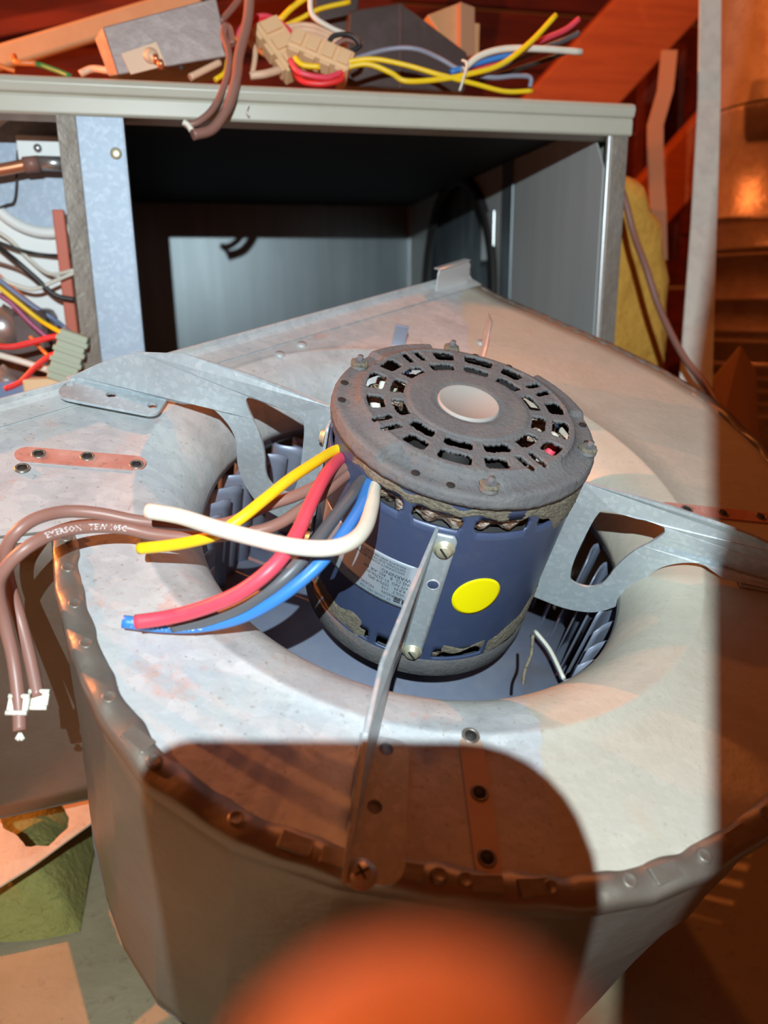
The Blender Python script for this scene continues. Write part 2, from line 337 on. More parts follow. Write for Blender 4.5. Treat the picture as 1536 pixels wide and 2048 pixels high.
s_ = MB().lathe([(.0001, .0016), (.003, .0016), (.004, .001), (.0046, 0)], 20, wfr(sp, (0, -1, 0)))
cab(s_, 'screw', M['brass'], parent=po)
# folded cabinet bottom edge / base panel seen low at the left
# --- left compartment contents (behind the post)
bp = thing('burner_panel', 'bright white-green burner panel deep in the left bay behind the wires', 'panel', T(-.2, .86, H))
def loc(o, t):
    o.data.transform(t.matrix_world.inverted()); return o
def wp(mb, name, m, t, bevel=0, label=None):
    o = mb.build(name, m, t, bevel); loc(o, t)
    if label: o['label'] = label
    return o
wp(MB().box((-.40, .80, .22), (-.064, .802, ZT - .006)), 'backing', M['white_panel'], bp)
cpt = at(85, 345, .799)
rg = MB().lathe([(.047, 0), (.056, 0), (.0565, .005), (.054, .008), (.050, .008), (.0465, .005), (.047, 0)], 56, wfr(cpt, (0, -1, 0)))
wp(rg, 'flange_ring', M['white_panel'], bp, 0, 'bright round pressed ring')
wp(MB().lathe([(.0001, .001), (.047, .001)], 48, wfr(cpt + Vector((0, -.001, 0)), (0, -1, 0))), 'ring_disc', M['galv_post'], bp)
wp(MB().box((-.002, -.002, -.012), (.05, .004, .012), T(*at(40, 300, .79))), 'bracket_plate', M['white_panel'], bp, .001)
wp(MB().lathe([(.0001, .002), (.003, .002), (.0035, 0)], 16, wfr(at(75, 296, .786), (0, -1, 0))), 'rivet', M['steel'], bp)
wp(MB().box((-.008, -.003, -.14), (.002, .003, .06), T(*at(140, 560, .78))), 'red_strip', M['redpaint'], bp, .001, 'orange-red vertical edge strip')
t = thing('igniter_tube', 'brown copper tube with silver sleeve crossing the round flange in the left bay', 'tube', T(*at(60, 325, .80)))
wp(MB().tube([at(-40, 345, .77), at(10, 338, .77), at(60, 328, .77)], .005, 12), 'tube', M['copper'], t)
wp(MB().tube([at(48, 330, .77), at(78, 327, .77)], .0065, 12), 'collar', W_['brown'], t)
wp(MB().tube([at(76, 326, .77), at(135, 328, .77)], .006, 12), 'sleeve', M['steel'], t)

WN = 0
def wire(pts, r, key, label, cat='wire', group=None, name='wire', dark=False):
    P = [at(*p) if len(p) == 3 else Vector(p) for p in pts]
    c0 = P[0].copy(); mb = MB().tube([p - c0 for p in P], r, 8)
    o = mb.build(name, W_[key]); o.location = c0; tag(o, label, cat, group); return o
wire([(-20, 455, .785), (20, 480, .785), (60, 520, .79), (100, 548, .78), (150, 540, .77)], .0017, 'white', 'cream wire sagging across white panel, upper one in the left bay')
wire([(-20, 478, .785), (40, 500, .785), (90, 510, .79), (150, 512, .78)], .0016, 'darkblack', 'black wire running level across white panel in the left bay')
wire([(-20, 480, .78), (30, 520, .77), (70, 555, .77), (110, 590, .77), (150, 600, .77)], .0024, 'darkblack', 'thick black wire sloping down across white panel')
wire([(-20, 548, .77), (30, 570, .77), (70, 578, .77), (110, 562, .77), (150, 545, .77)], .0018, 'white', 'cream wire curving up to the flange edge, lower one in the left bay')
wire([(-20, 520, .785), (40, 540, .785), (90, 575, .785), (150, 610, .78)], .0012, 'brown', 'thin brown wire crossing the white panel')
wire([(-20, 420, .79), (12, 410, .79), (30, 395, .79), (35, 300, .79)], .0009, 'darkblack', 'hair thin black wire beside the round flange')
wire([(-20, 560, .74), (30, 600, .74), (80, 640, .74), (130, 670, .73)], .0021, 'yellow', 'yellow wire sloping down to the grey-green plug in left bay')
wire([(-20, 545, .75), (30, 585, .75), (70, 615, .75), (110, 640, .75), (140, 665, .74)], .0022, 'dustyblue', 'grey-blue wire behind the sloping yellow wire')
wire([(-20, 580, .73), (20, 605, .73), (60, 645, .73), (100, 680, .73)], .0022, 'purple', 'purple-pink wire under the sloping yellow wire')
wire([(-20, 535, .77), (20, 570, .77), (60, 605, .76), (90, 625, .76)], .0016, 'orange', 'thin orange wire above the sloping yellow wire')
wire([(-20, 690, .70), (20, 694, .70), (60, 686, .70), (100, 675, .70), (128, 672, .70)], .0023, 'red', 'bright red wire entering top of the grey-green plug')
wire([(10, 778, .69), (40, 765, .69), (70, 735, .69), (100, 712, .69), (125, 706, .69)], .0023, 'red', 'bright red wire curving down-left from the grey-green plug')
wire([(-20, 705, .70), (40, 722, .70), (90, 738, .70), (150, 758, .69)], .0027, 'white', 'thick cream wire below the red wires in left bay')
wire([(60, 672, .71), (85, 700, .71), (105, 718, .70), (125, 722, .70)], .0017, 'orange', 'short orange wire between the two red wires')
# clutter parts
t = thing('plug', 'grey-green nylon plug at the foot of the galvanised post', 'connector', T(*at(138, 710, .70)))
pm = frame(at(138, 712, .692), (.8, 0, -.3), (-.4, 0, -1))
pb_ = MB(); pb_.box((-.011, -.008, -.020), (.011, .008, .022), pm); wp(pb_, 'housing', M['nylon_green'], t, .001)
for i in range(4): wp(MB().box((-.0125, -.0095, -.015 + i * .009), (.0125, .0095, -.011 + i * .009), pm), 'rib', M['nylon_green'], t, .0005)
def blob(name, p, size, m, label, cat, seed=0, rot=0):
    me = MB(); n1, n2 = 14, 20; vs = [];
    for i in range(n1 + 1):
        for j in range(n2):
            a, b = math.pi * i / n1, 2 * math.pi * j / n2
            d = Vector((math.sin(a) * math.cos(b), math.sin(a) * math.sin(b), math.cos(a)))
            e = Vector([abs(c) ** .7 * (1 if c > 0 else -1) for c in d]); f = 1 + .22 * noise.noise(d * 1.8 + Vector((seed, 0, 0))) + .08 * noise.noise(d * 5 + Vector((seed, 3, 0)))
            vs.append(Vector((e.x * size[0], e.y * size[1], e.z * size[2])) * f)
    fs = [(i * n2 + j, i * n2 + (j + 1) % n2, (i + 1) * n2 + (j + 1) % n2, (i + 1) * n2 + j) for i in range(n1) for j in range(n2)]
    o = me.add(vs, fs, True).build(name, m); o.location = p; o.rotation_euler = (0, rot, 0); return tag(o, label, cat)
t = thing('gas_valve', 'dark dusty gas valve body low in the left bay under the wires', 'valve', T(*at(40, 690, .76)))
wp(MB().box((-.10, 0, -.09), (.022, .05, .035), T(*at(50, 700, .745))), 'valve_body', M['blackbox'], t, .006)
wp(MB().tube([at(5, 620, .76), at(5, 690, .755)], .018, 20), 'regulator', M['steel'], t)
wp(MB().tube([at(-10, 745, .71), at(45, 790, .71)], .010, 16), 'fitting', M['steel'], t)
wp(MB().box((-.02, -.01, -.012), (.022, .01, .006), T(*at(50, 775, .70))), 'terminal_block', W_['dustyblue'], t, .002)
wp(MB().box((-.014, -.008, -.008), (.02, .008, .006), T(*at(85, 770, .695))), 'yellow_tag', M['nylon'], t, .002)

# ================================================================== THINGS ON THE CABINET TOP
ZS = ZT + .0006
def up_at(px, y, z=ZS):                     # point on cabinet top at depth y below pixel column px
    d = ray(px, 160); return Vector((d.x / d.y * y, y, z))
b = thing('control_box', 'tilted dusty zinc control box with cream plate, on the cabinet top at left', 'box', T(*up_at(320, .76)))
fa = [at(205, 54, .745), at(432, -6, .745), at(458, 112, .745), at(236, 150, .745)]
mb = MB(); mb.prism(fa, (0, .07, .0)); 
wp(mb, 'case', M['boxmetal'], b, .001)
lw = [at(190, 78, .757), at(205, 54, .745), at(236, 150, .745), at(218, 152, .757)]
wp(MB().prism(lw, (.004, .06, 0)), 'side_flap', M['boxmetal'], b, .0006)
lp = [at(243, 108, .744), at(313, 84, .744), at(333, 132, .744), at(262, 150, .744)]
wp(MB().prism(lp, (0, -.0015, 0)), 'cream_plate', M['boxlabel'], b, .0003)
wp(MB().lathe([(.0001, .005), (.003, .005), (.006, .002), (.0065, 0)], 18, wfr(at(302, 112, .743), (0, -1, .1))), 'knob', M['boxlabel'], b)
for q in ((312, 122), (322, 132)): wp(MB().lathe([(.0001, .006), (.0025, .006), (.0032, .0)], 12, wfr(at(*q, .742), (0, -1, .3))), 'terminal_screw', M['copper'], b)
wp(MB().lathe([(.0001, .0003), (.0018, .0003)], 12, wfr(at(362, 135, .7445), (0, -1, 0))), 'hole', M['dark'], b)

db = thing('relay_cover', 'large black sloped sheet-metal cover lying behind the coloured wires on cabinet top', 'cover', T(*up_at(800, .84)))
pts = [at(700, 20, .83), at(800, 5, .83), at(830, 25, .83), at(935, 105, .83), at(930, 185, .83), at(690, 172, .83)]
wp(MB().prism(pts, (0, .06, 0)), 'cover_face', M['blackbox'], db, .002)
wp(MB().prism([at(625, -20, .85), at(720, -10, .85), at(712, 70, .85), at(640, 60, .85)], (0, .04, 0)), 'cover_wing', M['blackbox'], db, .002)
wp(MB().prism([at(798, 8, .829), at(806, 8, .829), at(806, 178, .829), at(798, 178, .829)], (0, -.002, 0)), 'fold_ridge', M['blackbox'], db, .0005)
cb = thing('wood_block', 'brown wood block with a pale slanted face behind the black cover', 'block', T(*up_at(910, .90)))
wp(MB().prism([at(855, 30, .91), at(925, 3, .91), at(925, 110, .91), at(895, 90, .91)], (0, .05, 0)), 'pale_face', M['conduit'], cb, .001)
wp(MB().prism([at(920, 3, .90), at(950, 14, .90), at(950, 112, .90), at(920, 112, .90)], (0, .06, 0)), 'dark_side', M['strap_mat'], cb, .001)
wp(MB().prism([at(948, 45, .905), at(960, 47, .905), at(958, 120, .905), at(948, 118, .905)], (0, .02, 0)), 'slat', M['conduit'], cb, .001)

def plug(label, c, xd, size, nk):
    t = thing('connector_plug', label, 'connector', T(*c))
    m = frame(c, xd, (0.0, -.9, .45))
    a, bb, cc = size
    wp(MB().box((-a, -bb, -cc), (a, bb, cc), m), 'housing', M['nylon'], t, .0012)
    for i in range(nk):
        x = -a + (i + .5) * 2 * a / nk
        wp(MB().box((x - a / nk * .7, -bb * 1.3, -cc * .4), (x + a / nk * .7, -bb, cc * .9), m), 'socket', M['nylon'], t, .0006)
        wp(MB().box((x - a / nk * .7, -bb * .7, cc), (x + a / nk * .7, bb * .7, cc + .003), m), 'latch', M['nylon'], t, .0006)
    return t
plug('beige nylon plug standing steeply at left among the red wires', at(563, 100, .765), (.45, 0, -.9), (.026, .012, .009), 3)
plug('beige nylon plug lying right of the steep one, yellow wires leaving it', at(640, 112, .745), (.85, 0, -.42), (.028, .010, .009), 4)
wire([(500, -20, .72), (495, 40, .715), (478, 110, .705), (472, 160, .695), (455, 215, .69), (425, 258, .685), (385, 270, .68)], .0042, 'brown', 'thicker brown cable hanging over the cabinet lip, ending in a hook', 'cable', None, 'cable')
wire([(465, 90, .725), (460, 60, .73), (452, 52, .73), (447, 70, .725), (458, 110, .71), (452, 160, .70), (428, 215, .69), (395, 245, .685), (368, 250, .685)], .0028, 'brown', 'thinner brown cable hanging over the lip left of the thicker one', 'cable', None, 'cable')
wire([(366, 244, .684), (376, 250, .684), (384, 262, .684)], .0025, 'white', 'frayed pale cable end just under the lip', 'cable', None, 'cable')
wire([(440, 45, .78), (470, 10, .79), (490, -20, .80)], .0030, 'brown', 'brown cable stub rising behind the control box corner', 'cable', None, 'cable')
wire([(30, 118, .80), (35, 126, .78), (72, 128, .78), (110, 140, .77), (140, 152, .76)], .0022, 'green', 'green wire with bare copper end left of the control box')
wire([(28, 112, .79), (34, 124, .779), (72, 127, .779)], .0024, 'orange', 'bare orange copper strands at the end of the green wire')
wire([(160, 148, .78), (185, 138, .78), (220, 142, .77)], .0030, 'peach', 'short peach wire just left of the control box')
wire([(-10, 125, .76), (8, 135, .76), (30, 142, .76)], .0018, 'orange', 'short orange wire end at far left of the cabinet top')
# bundles
Ylab = 'yellow wire'
wire([(672, 128, .735), (740, 118, .73), (810, 130, .725), (880, 150, .72), (950, 168, .72), (1010, 183, .72), (1064, 182, .72)], .0022, 'yellow', 'yellow wire arching from the plug to a bent end near right of lip')
wire([(672, 142, .735), (730, 128, .73), (780, 145, .725), (810, 162, .72), (870, 160, .72), (930, 150, .72), (1000, 130, .72), (1060, 85, .72), (1112, 30, .72)], .0024, 'yellow', 'yellow wire sagging low then rising to the highest right tip')
wire([(690, 124, .745), (770, 100, .745), (830, 98, .74), (880, 118, .74), (920, 140, .735), (980, 155, .73), (1030, 152, .73), (1060, 155, .73), (1060, 175, .73)], .0022, 'grey', 'grey wire arching over the yellow ones and looping back at right')
wire([(900, 145, .735), (950, 128, .735), (1010, 112, .735), (1060, 98, .735)], .0026, 'blue', 'blue wire stub under the white one at right of the bundle')
wire([(925, 140, .73), (960, 112, .73), (1010, 98, .73), (1080, 98, .73), (1163, 104, .73)], .0029, 'white', 'thick white wire with square cut end pointing right above the lip')
wire([(930, 152, .74), (1000, 120, .74), (1080, 82, .745), (1130, 60, .75), (1158, 38, .75)], .0026, 'pink', 'pink-red wire tip right of the highest yellow tip')
wire([(940, 155, .75), (1020, 125, .75), (1090, 95, .755), (1130, 80, .76), (1158, 66, .76)], .0026, 'black', 'black wire tip just below the pink-red tip')
wire([(960, 160, .755), (1030, 140, .76), (1090, 120, .765), (1130, 105, .77)], .0024, 'darkblack', 'sooty black wire lowest of the right-hand tips')
t = wire([(924, 120, .716), (934, 128, .714), (926, 160, .714), (919, 182, .716)], .0011, 'white', 'pale cable tie hanging from the wire bundle at right', 'cable tie', None, 'cable_tie')
for k, (dx, dy, col, lb) in enumerate([(0, 0, 'pink', 'pink-red wire loop outermost around the steep plug'), (8, 10, 'red', 'red wire loop inside the pink loop at steep plug')]):
    wire([(470 + dx, 130, .79), (480 + dx, 60 + dy, .79), (520, 32 + dy, .79), (560, 45 + dy, .78), (600 - dx, 85, .76)], .0024, col, lb)
wire([(585, 130, .735), (600, 160, .725), (640, 168, .72), (680, 160, .72), (685, 148, .725)], .0026, 'red', 'red wire sagging to the lip under the right plug')
wire([(580, 120, .73), (600, 145, .72), (650, 155, .72), (684, 145, .725)], .0024, 'pink', 'pink-red wire just above the sagging red one')
wire([(590, 115, .728), (605, 130, .724), (640, 134, .722)], .0024, 'yellow', 'short yellow wire curl in front of the right plug')
wire([(560, 40, .80), (585, 15, .80), (620, -10, .80)], .0026, 'yellow', 'yellow wire rising behind the plugs, left of two')
wire([(570, 52, .80), (600, 38, .80), (640, 18, .80), (700, 4, .80)], .0022, 'yellow', 'yellow wire rising behind the plugs, right of two')
for k in range(4):
    wire([(565, 55 + 7 * k, .79), (610, 50 + 9 * k, .79), (650, 60 + 10 * k, .785), (690, 85 + 8 * k, .78)], .0024, 'peach', ['peach wire topmost of the four crossing behind the plugs', 'peach wire second from the top of the four behind the plugs', 'peach wire third from the top of the four behind the plugs', 'peach wire lowest of the four behind the plugs'][k], 'wire', 'peach wires behind the plugs')
wire([(620, -10, .78), (625, 30, .78), (660, 55, .78), (690, 68, .78)], .0024, 'white', 'pale grey wire curving down the left of the black cover')
wire([(655, 90, .75), (668, 72, .75), (700, 70, .75), (720, 90, .75), (700, 105, .75)], .0022, 'darkblack', 'black wire loop between plug and black cover')
wire([(660, 100, .755), (690, 80, .755), (725, 90, .755)], .0022, 'brown', 'short brown wire inside the black wire loop')
wire([(480, 150, .75), (475, 110, .76), (490, 80, .765), (510, 100, .76), (505, 150, .75)], .0024, 'peach', 'peach wire loop right of the hanging brown cables')
wire([(465, 75, .78), (500, 90, .775), (530, 110, .77)], .0022, 'orange', 'orange wire between brown cables and steep plug')
wire([(500, 152, .745), (530, 148, .745), (560, 140, .75)], .0035, 'peach', 'thick peach wire lying on the lip below the steep plug')
wire([(380, 155, .74), (410, 140, .745), (440, 125, .75)], .0030, 'peach', 'peach wire end leaning at right corner of the control box')
wire([(430, 160, .735), (450, 145, .74), (455, 120, .75)], .0022, 'yellow', 'ochre wire end behind the hanging brown cables')
wire([(497, 208, .695), (493, 222, .695), (498, 232, .696)], .0007, 'white', 'tiny white thread stuck on the cabinet lip', 'thread', None, 'thread')

# ================================================================== BACKGROUND OBJECTS
o = beam('lath', at(-30, 124, .98), at(400, -6, .98), .022, .012, M['conduit'], None, (0, 0, 1)); tag(o, 'orange-lit wooden lath sloping up behind the control box', 'lath')
# vent pipe
vp = thing('vent_pipe', 'large copper-lit galvanised vent pipe with seams at right edge', 'pipe', T(.845, 1.04, 0))
def vpart(mb, name, m, label=None):
    o = mb.build(name, m, vp)
    if label: o['label'] = label
    return o
R_ = .115
def pz(py): return at(1490, py, .92).z
def ring_pipe(z, r, hh, dd): return [(r, z - hh), (r + dd, z - hh * .5), (r + dd, z + hh * .5), (r, z + hh)]
pr = [(R_, 0)]
for py in (690, 668, 600, 505, 490): z = pz(py); pr += ring_pipe(z, R_, .0045, .003)
z = pz(215); pr += [(R_, z - .02), (R_ + .003, z - .018), (R_ + .003, z + .018), (R_ + .0045, z + .020), (R_, z + .024)]
pr += [(R_, 1.4)]
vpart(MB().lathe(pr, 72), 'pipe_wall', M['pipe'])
for py in (420, 170): 
    z = pz(py); vpart(MB().lathe([(R_ + .0005, z - .0012), (R_ + .0018, z), (R_ + .0005, z + .0012)], 72), 'seam', M['dark'] if py == 170 else M['pipe'])
for k in range(5):
    z = pz(740 + k * 26); vpart(MB().lathe([(R_, z - .005), (R_ + .005, z), (R_, z + .005)], 72), 'corrugation', M['pipe'])
# hanger strip: twisted flat galvanised bar
P = [(at(1401, -60, .89), at(1443, -60, .89)), (at(1397, 200, .86), at(1441, 200, .86)), (at(1383, 450, .81), at(1434, 450, .81)), (at(1368, 650, .76), at(1428, 650, .76)), (at(1356, 830, .70), at(1424, 830, .70)), (at(1354, 1100, .66), at(1422, 1100, .66))]
vs = []; fs = []
for a, b_ in P:
    d = Vector((0, .002, 0)); vs += [a, b_, b_ + d, a + d]
for i in range(len(P) - 1):
    for j in range(4): fs.append((i * 4 + j, i * 4 + (j + 1) % 4, i * 4 + 4 + (j + 1) % 4, i * 4 + 4 + j))
fs += [(0, 3, 2, 1), tuple((len(P) - 1) * 4 + j for j in range(4))]
o = MB().add([v - P[3][0] for v in vs], fs).build('hanger_strip', M['strip']); o.location = P[3][0]; tag(o, 'tall flat galvanised metal strip standing left of the vent pipe', 'strip')
wire([(1236, 360, .80), (1250, 400, .79), (1268, 470, .78), (1290, 530, .76), (1320, 620, .74), (1365, 710, .70), (1410, 770, .66), (1440, 815, .63), (1500, 880, .60), (1580, 960, .57)], .0036, 'brown', 'brown cable running down from cabinet corner over the housing edge', 'cable', None, 'cable')
# yellow insulation roll (lumpy sheet)
def lumpy(name, poly, y, dep, m, label, cat, amp=.006, seed=1):
    # extruded outline with rounded, noisy faces
    cx_ = sum((p[0] for p in poly)) / len(poly); cy_ = sum((p[1] for p in poly)) / len(poly)
    P2 = [at(*p, y) for p in poly]; Pc = []
    for i in range(len(P2)):
        a, b_ = P2[i], P2[(i + 1) % len(P2)]; k_ = max(2, int((b_ - a).length / .012))
        for j in range(k_): Pc.append(a.lerp(b_, j / k_))
    cen = at(cx_, cy_, y); n_ = len(Pc); vs = []; fs = []
    rows = [(.02, 0), (.35, -.0), (.65, -.002), (.88, .004), (1, .016), (1, dep - .012), (.85, dep), (.02, dep)]
    for f, dy in rows:
        for p in Pc:
            q = cen.lerp(p, f) + Vector((0, dy, 0)); q = q + Vector((noise.noise(q * 30), noise.noise(q * 30 + Vector((5, seed, 0))), noise.noise(q * 30 + Vector((0, 9, seed))))) * amp
            vs.append(q - cen)
    for i in range(len(rows) - 1):
        for j in range(n_): fs.append((i * n_ + j, i * n_ + (j + 1) % n_, (i + 1) * n_ + (j + 1) % n_, (i + 1) * n_ + j))
    fs += [tuple(range(n_)), tuple((len(rows) - 1) * n_ + j for j in range(n_))]
    o = MB().add(vs, fs, True).build(name, m); o.location = cen; return tag(o, label, cat)
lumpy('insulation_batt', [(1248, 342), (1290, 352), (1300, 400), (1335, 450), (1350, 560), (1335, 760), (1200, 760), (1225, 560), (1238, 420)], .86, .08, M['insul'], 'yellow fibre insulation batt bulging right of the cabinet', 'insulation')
st = [(1326, 105, 1.15), (1300, 250, 1.10), (1318, 300, 1.08), (1322, 480, 1.05)]
vs = []; fs = []
for i, (x, y_, q) in enumerate([(1340, 100, 1.16), (1332, 180, 1.13), (1312, 250, 1.11), (1312, 320, 1.09), (1318, 420, 1.07), (1320, 520, 1.06)]):
    a = at(x - 15, y_, q); b_ = at(x + 15, y_, q); vs += [a, b_, b_ + Vector((0, .004, 0)), a + Vector((0, .004, 0))]
for i in range(5):
    for j in range(4): fs.append((i * 4 + j, i * 4 + (j + 1) % 4, i * 4 + 4 + (j + 1) % 4, i * 4 + 4 + j))
fs += [(0, 3, 2, 1), (20, 21, 22, 23)]
c0 = vs[8].copy(); o = MB().add([v - c0 for v in vs], fs).build('hanging_strap', M['strap_mat']); o.location = c0; tag(o, 'tan kinked strap hanging behind the yellow insulation', 'strap')
# folded cardboard by the pipe
cbt = thing('cardboard_scrap', 'brown folded cardboard scrap leaning on the vent pipe above the housing edge', 'cardboard', T(*at(1470, 790, .74)))
wp(MB().prism([at(1425, 760, .74), at(1482, 692, .76), at(1500, 870, .72), at(1440, 860, .70)], (0, .003, 0)), 'flap', M['cardboard'], cbt, .0005)
wp(MB().prism([at(1482, 692, .76), at(1512, 740, .79), at(1520, 900, .75), at(1500, 870, .72)], (0, .003, 0)), 'fold', M['cardboard'], cbt, .0005)

# ================================================================== FLOOR LEVEL OBJECTS (left)
def slab(name, poly, z, th, m, label, cat, bevel=.002):
    P2 = [onz(px, py, z) for px, py in poly]; c = sum(P2, Vector()) / len(P2)
    o = MB().prism([p - c for p in P2], (0, 0, -th)).build(name, m, None, bevel); o.location = c; return tag(o, label, cat)
ap = thing('access_panel', 'grey-green painted metal access panel with a cream edge under brown wires', 'panel', T(*onz(40, 1400, .13)))
a0, a1, a2, a3 = onz(-45, 1488, .115), onz(175, 1440, .115), onz(190, 1300, .125), onz(-40, 1322, .125)
wp(MB().prism([a0, a1, a2, a3], (0, 0, -.004)), 'face', M['grey_panel'], ap, .001)
wp(MB().prism([a0, a1, a1 + Vector((0, -.002, -.02)), a0 + Vector((0, -.002, -.02))], (0, .004, 0)), 'edge_fold', M['cream_paint'], ap, .001)
bx = thing('cardboard_box', 'tan box standing in the shade left of the blower housing', 'box', T(*onz(60, 1330, .125)))
q0, q1 = onz(-35, 1318, .125), onz(210, 1290, .125)
wp(MB().prism([q0, q1, q1 + Vector((0, 0, .085)), q0 + Vector((0, 0, .085))], (0, .08, 0)), 'carton', M['grey_panel'], bx, .002)
wp(MB().prism([q0 + Vector((0, -.003, .07)), q1 + Vector((0, -.003, .07)), q1 + Vector((0, -.003, .09)), q0 + Vector((0, -.003, .09))], (0, .085, 0)), 'lid_rim', M['cardboard'], bx, .001)
lumpy_z = .05
n1 = 26; vs = []; fs = []
A_, B_ = onz(-260, 1860, .05), onz(330, 1440, .05)
x0, x1, y0, y1 = -.40, -.12, .51, .69
for i in range(n1 + 1):
    for j in range(n1 + 1):
        x = x0 + (x1 - x0) * i / n1; y = y0 + (y1 - y0) * j / n1
        e = min(i, j, n1 - i, n1 - j) / 3; e = min(1, e)
        vs.append((x, y, .004 + .048 * math.sqrt(e) + .012 * noise.noise(Vector((x * 18, y * 18, 1)))))
for i in range(n1):
    for j in range(n1): a = i * (n1 + 1) + j; fs.append((a, a + n1 + 1, a + n1 + 2, a + 1))
c0 = Vector((-.30, .60, 0)); o = MB().add([Vector(v) - c0 for v in vs], fs, True).build('insulation_pad', M['insul2']); o.location = c0; tag(o, 'olive fibre insulation lying under the holed tin sheet', 'insulation')
# tin sheet with rough hole
zt = .085
outl = [(-70, 1815), (-30, 1790), (60, 1735), (190, 1640), (260, 1560), (250, 1430), (150, 1475), (60, 1530), (-10, 1570), (-90, 1610)]
hole = [(55, 1695), (100, 1690), (135, 1655), (138, 1635), (125, 1610), (122, 1580), (95, 1558), (60, 1552), (20, 1575), (-5, 1610), (5, 1655), (35, 1672)]
def tri_ring(outer, inner, z):
    c = sum([onz(*p, z) for p in inner], Vector()) / len(inner)
    def an(p): return math.atan2(p.y - c.y, p.x - c.x)
    O = [onz(*p, z) for p in outer]; I = [onz(*p, z) for p in inner]
    N_ = 72
    def cast(poly, a):
        d = Vector((math.cos(a), math.sin(a))); best = None
        for i in range(len(poly)):
            p, q = poly[i] - c, poly[(i + 1) % len(poly)] - c; e = q - p; den = d.x * e.y - d.y * e.x
            if abs(den) < 1e-9: continue
            t = (p.x * e.y - p.y * e.x) / den; s = (p.x * d.y - p.y * d.x) / den
            if t > 0 and -1e-6 <= s <= 1 + 1e-6 and (best is None or t > best): best = t
        return c + Vector((d.x, d.y, 0)) * (best or .05)
    vs = []
    for k in range(N_):
        a = 2 * math.pi * k / N_; i_ = cast(I, a); o_ = cast(O, a)
        i_ = c + (i_ - c) * (1 + .05 * noise.noise(i_ * 120)); vs += [i_, i_.lerp(o_, .5) + Vector((0, 0, .002 * noise.noise(i_ * 30))), o_]
    fs = []
    for k in range(N_):
        for r in range(2): a, b_ = k * 3 + r, ((k + 1) % N_) * 3 + r; fs.append((a, b_, b_ + 1, a + 1))
    return c, [v - c for v in vs], fs
c, vs, fs = tri_ring(outl, hole, zt)
o = MB().add(vs, fs).build('tin_sheet', M['tin']); o.location = c; solid(o, .0015); tag(o, 'orange-lit tin sheet offcut with a rough hole, on olive insulation', 'sheet metal')

# ================================================================== BLOWER HOUSING
bh = thing('blower_housing', 'large scroll-shaped galvanised blower housing with round inlet, in the foreground', 'blower housing', BM)
OUT = [(-.185, -.064), (-.1809, -.0753), (-.170, -.105), (-.1534, -.1371), (-.1359, -.1641), (-.1109, -.1911), (-.0758, -.2104), (-.0402, -.2197), (.0091, -.2240), (.0459, -.2235), (.076, -.2165), (.1014, -.2060), (.1313, -.1890), (.170, -.155), (.205, -.108), (.232, -.050), (.247, .01), (.253, .06), (.2511, .103), (.2303, .1636), (.200, .199), (.1635, .2296), (.120, .258), (.073, .2904), (.0527, .3137), (-.0863, .1690), (-.1793, .0730), (-.2389, .0136), (-.330, -.0785), (-.330, -.1285)]
def castout(a, poly=OUT):
    d = (math.cos(a), math.sin(a)); best = None
    for i in range(len(poly)):
        p, q = poly[i], poly[(i + 1) % len(poly)]; e = (q[0] - p[0], q[1] - p[1]); den = d[0] * e[1] - d[1] * e[0]
        if abs(den) < 1e-9: continue
        t = (p[0] * e[1] - p[1] * e[0]) / den; s = (p[0] * d[1] - p[1] * d[0]) / den
        if t > 0 and -1e-6 <= s <= 1 + 1e-6 and (best is None or t > best): best = t
    return best
angs = sorted(set([2 * math.pi * k / 240 for k in range(240)] + [math.atan2(y, x) % (2 * math.pi) for x, y in OUT]))
# bellmouth + plate
prof = [(.1245, -.036), (.1250, -.031), (.1262, -.0250), (.1285, -.0195), (.1320, -.0140), (.137, -.0088), (.143, -.0048), (.150, -.0018), (.1565, -.0002), (.158, .0007), (.1595, .0007), (.161, 0)]
def plate_mesh():
    vs = []; fs = []; na = len(angs)
    ext = [.15, .35, .6, .85, 1]
    for a in angs:
        R = castout(a)
        for r, z in prof: vs.append((r * math.cos(a), r * math.sin(a), z))
        for e in ext:
            r = .161 + (R - .161) * e; x, y = r * math.cos(a), r * math.sin(a)
            vs.append((x, y, .0002 * noise.noise(Vector((x * 14, y * 14, 2))) * (1 - e)))
    k = len(prof) + len(ext)
    for i in range(na):
        for j in range(k - 1): fs.append((i * k + j, ((i + 1) % na) * k + j, ((i + 1) % na) * k + j + 1, i * k + j + 1))
    return MB().add(vs, fs, True)
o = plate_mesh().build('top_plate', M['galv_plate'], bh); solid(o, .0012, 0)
# side wall
vs = []; fs = []; na = len(angs); wk = 12; DEPTH = .235
idx = [i for i, a in enumerate(angs)]
for a in angs:
    R = castout(a) - .001
    for j in range(wk + 1):
        f = j / wk; x, y = R * math.cos(a), R * math.sin(a)
        bmp = .0025 * noise.noise(Vector((x * 9, y * 9, f * 3))) * min(1, f * 5)
        bead = .0016 * math.exp(-((f - .45 - .12 * math.sin(a * 2)) / .03) ** 2)
        s_ = 1 + (bmp + bead) / R; vs.append((x * s_, y * s_, -.0008 - DEPTH * f))
na = len(angs)
def in_outlet(a):                            # the outlet side stays open
    x, y = math.cos(a) * castout(a), math.sin(a) * castout(a); return abs((y - x) - .2545) < .012 and x < .05
for i in range(na):
    a2 = angs[(i + 1) % na]
    if in_outlet(angs[i]) and in_outlet(a2): continue
    for j in range(wk): fs.append((i * (wk + 1) + j, ((i + 1) % na) * (wk + 1) + j, ((i + 1) % na) * (wk + 1) + j + 1, i * (wk + 1) + j + 1))
o = MB().add(vs, fs, True).build('side_wall', M['galv_wall'], bh); solid(o, .0010)
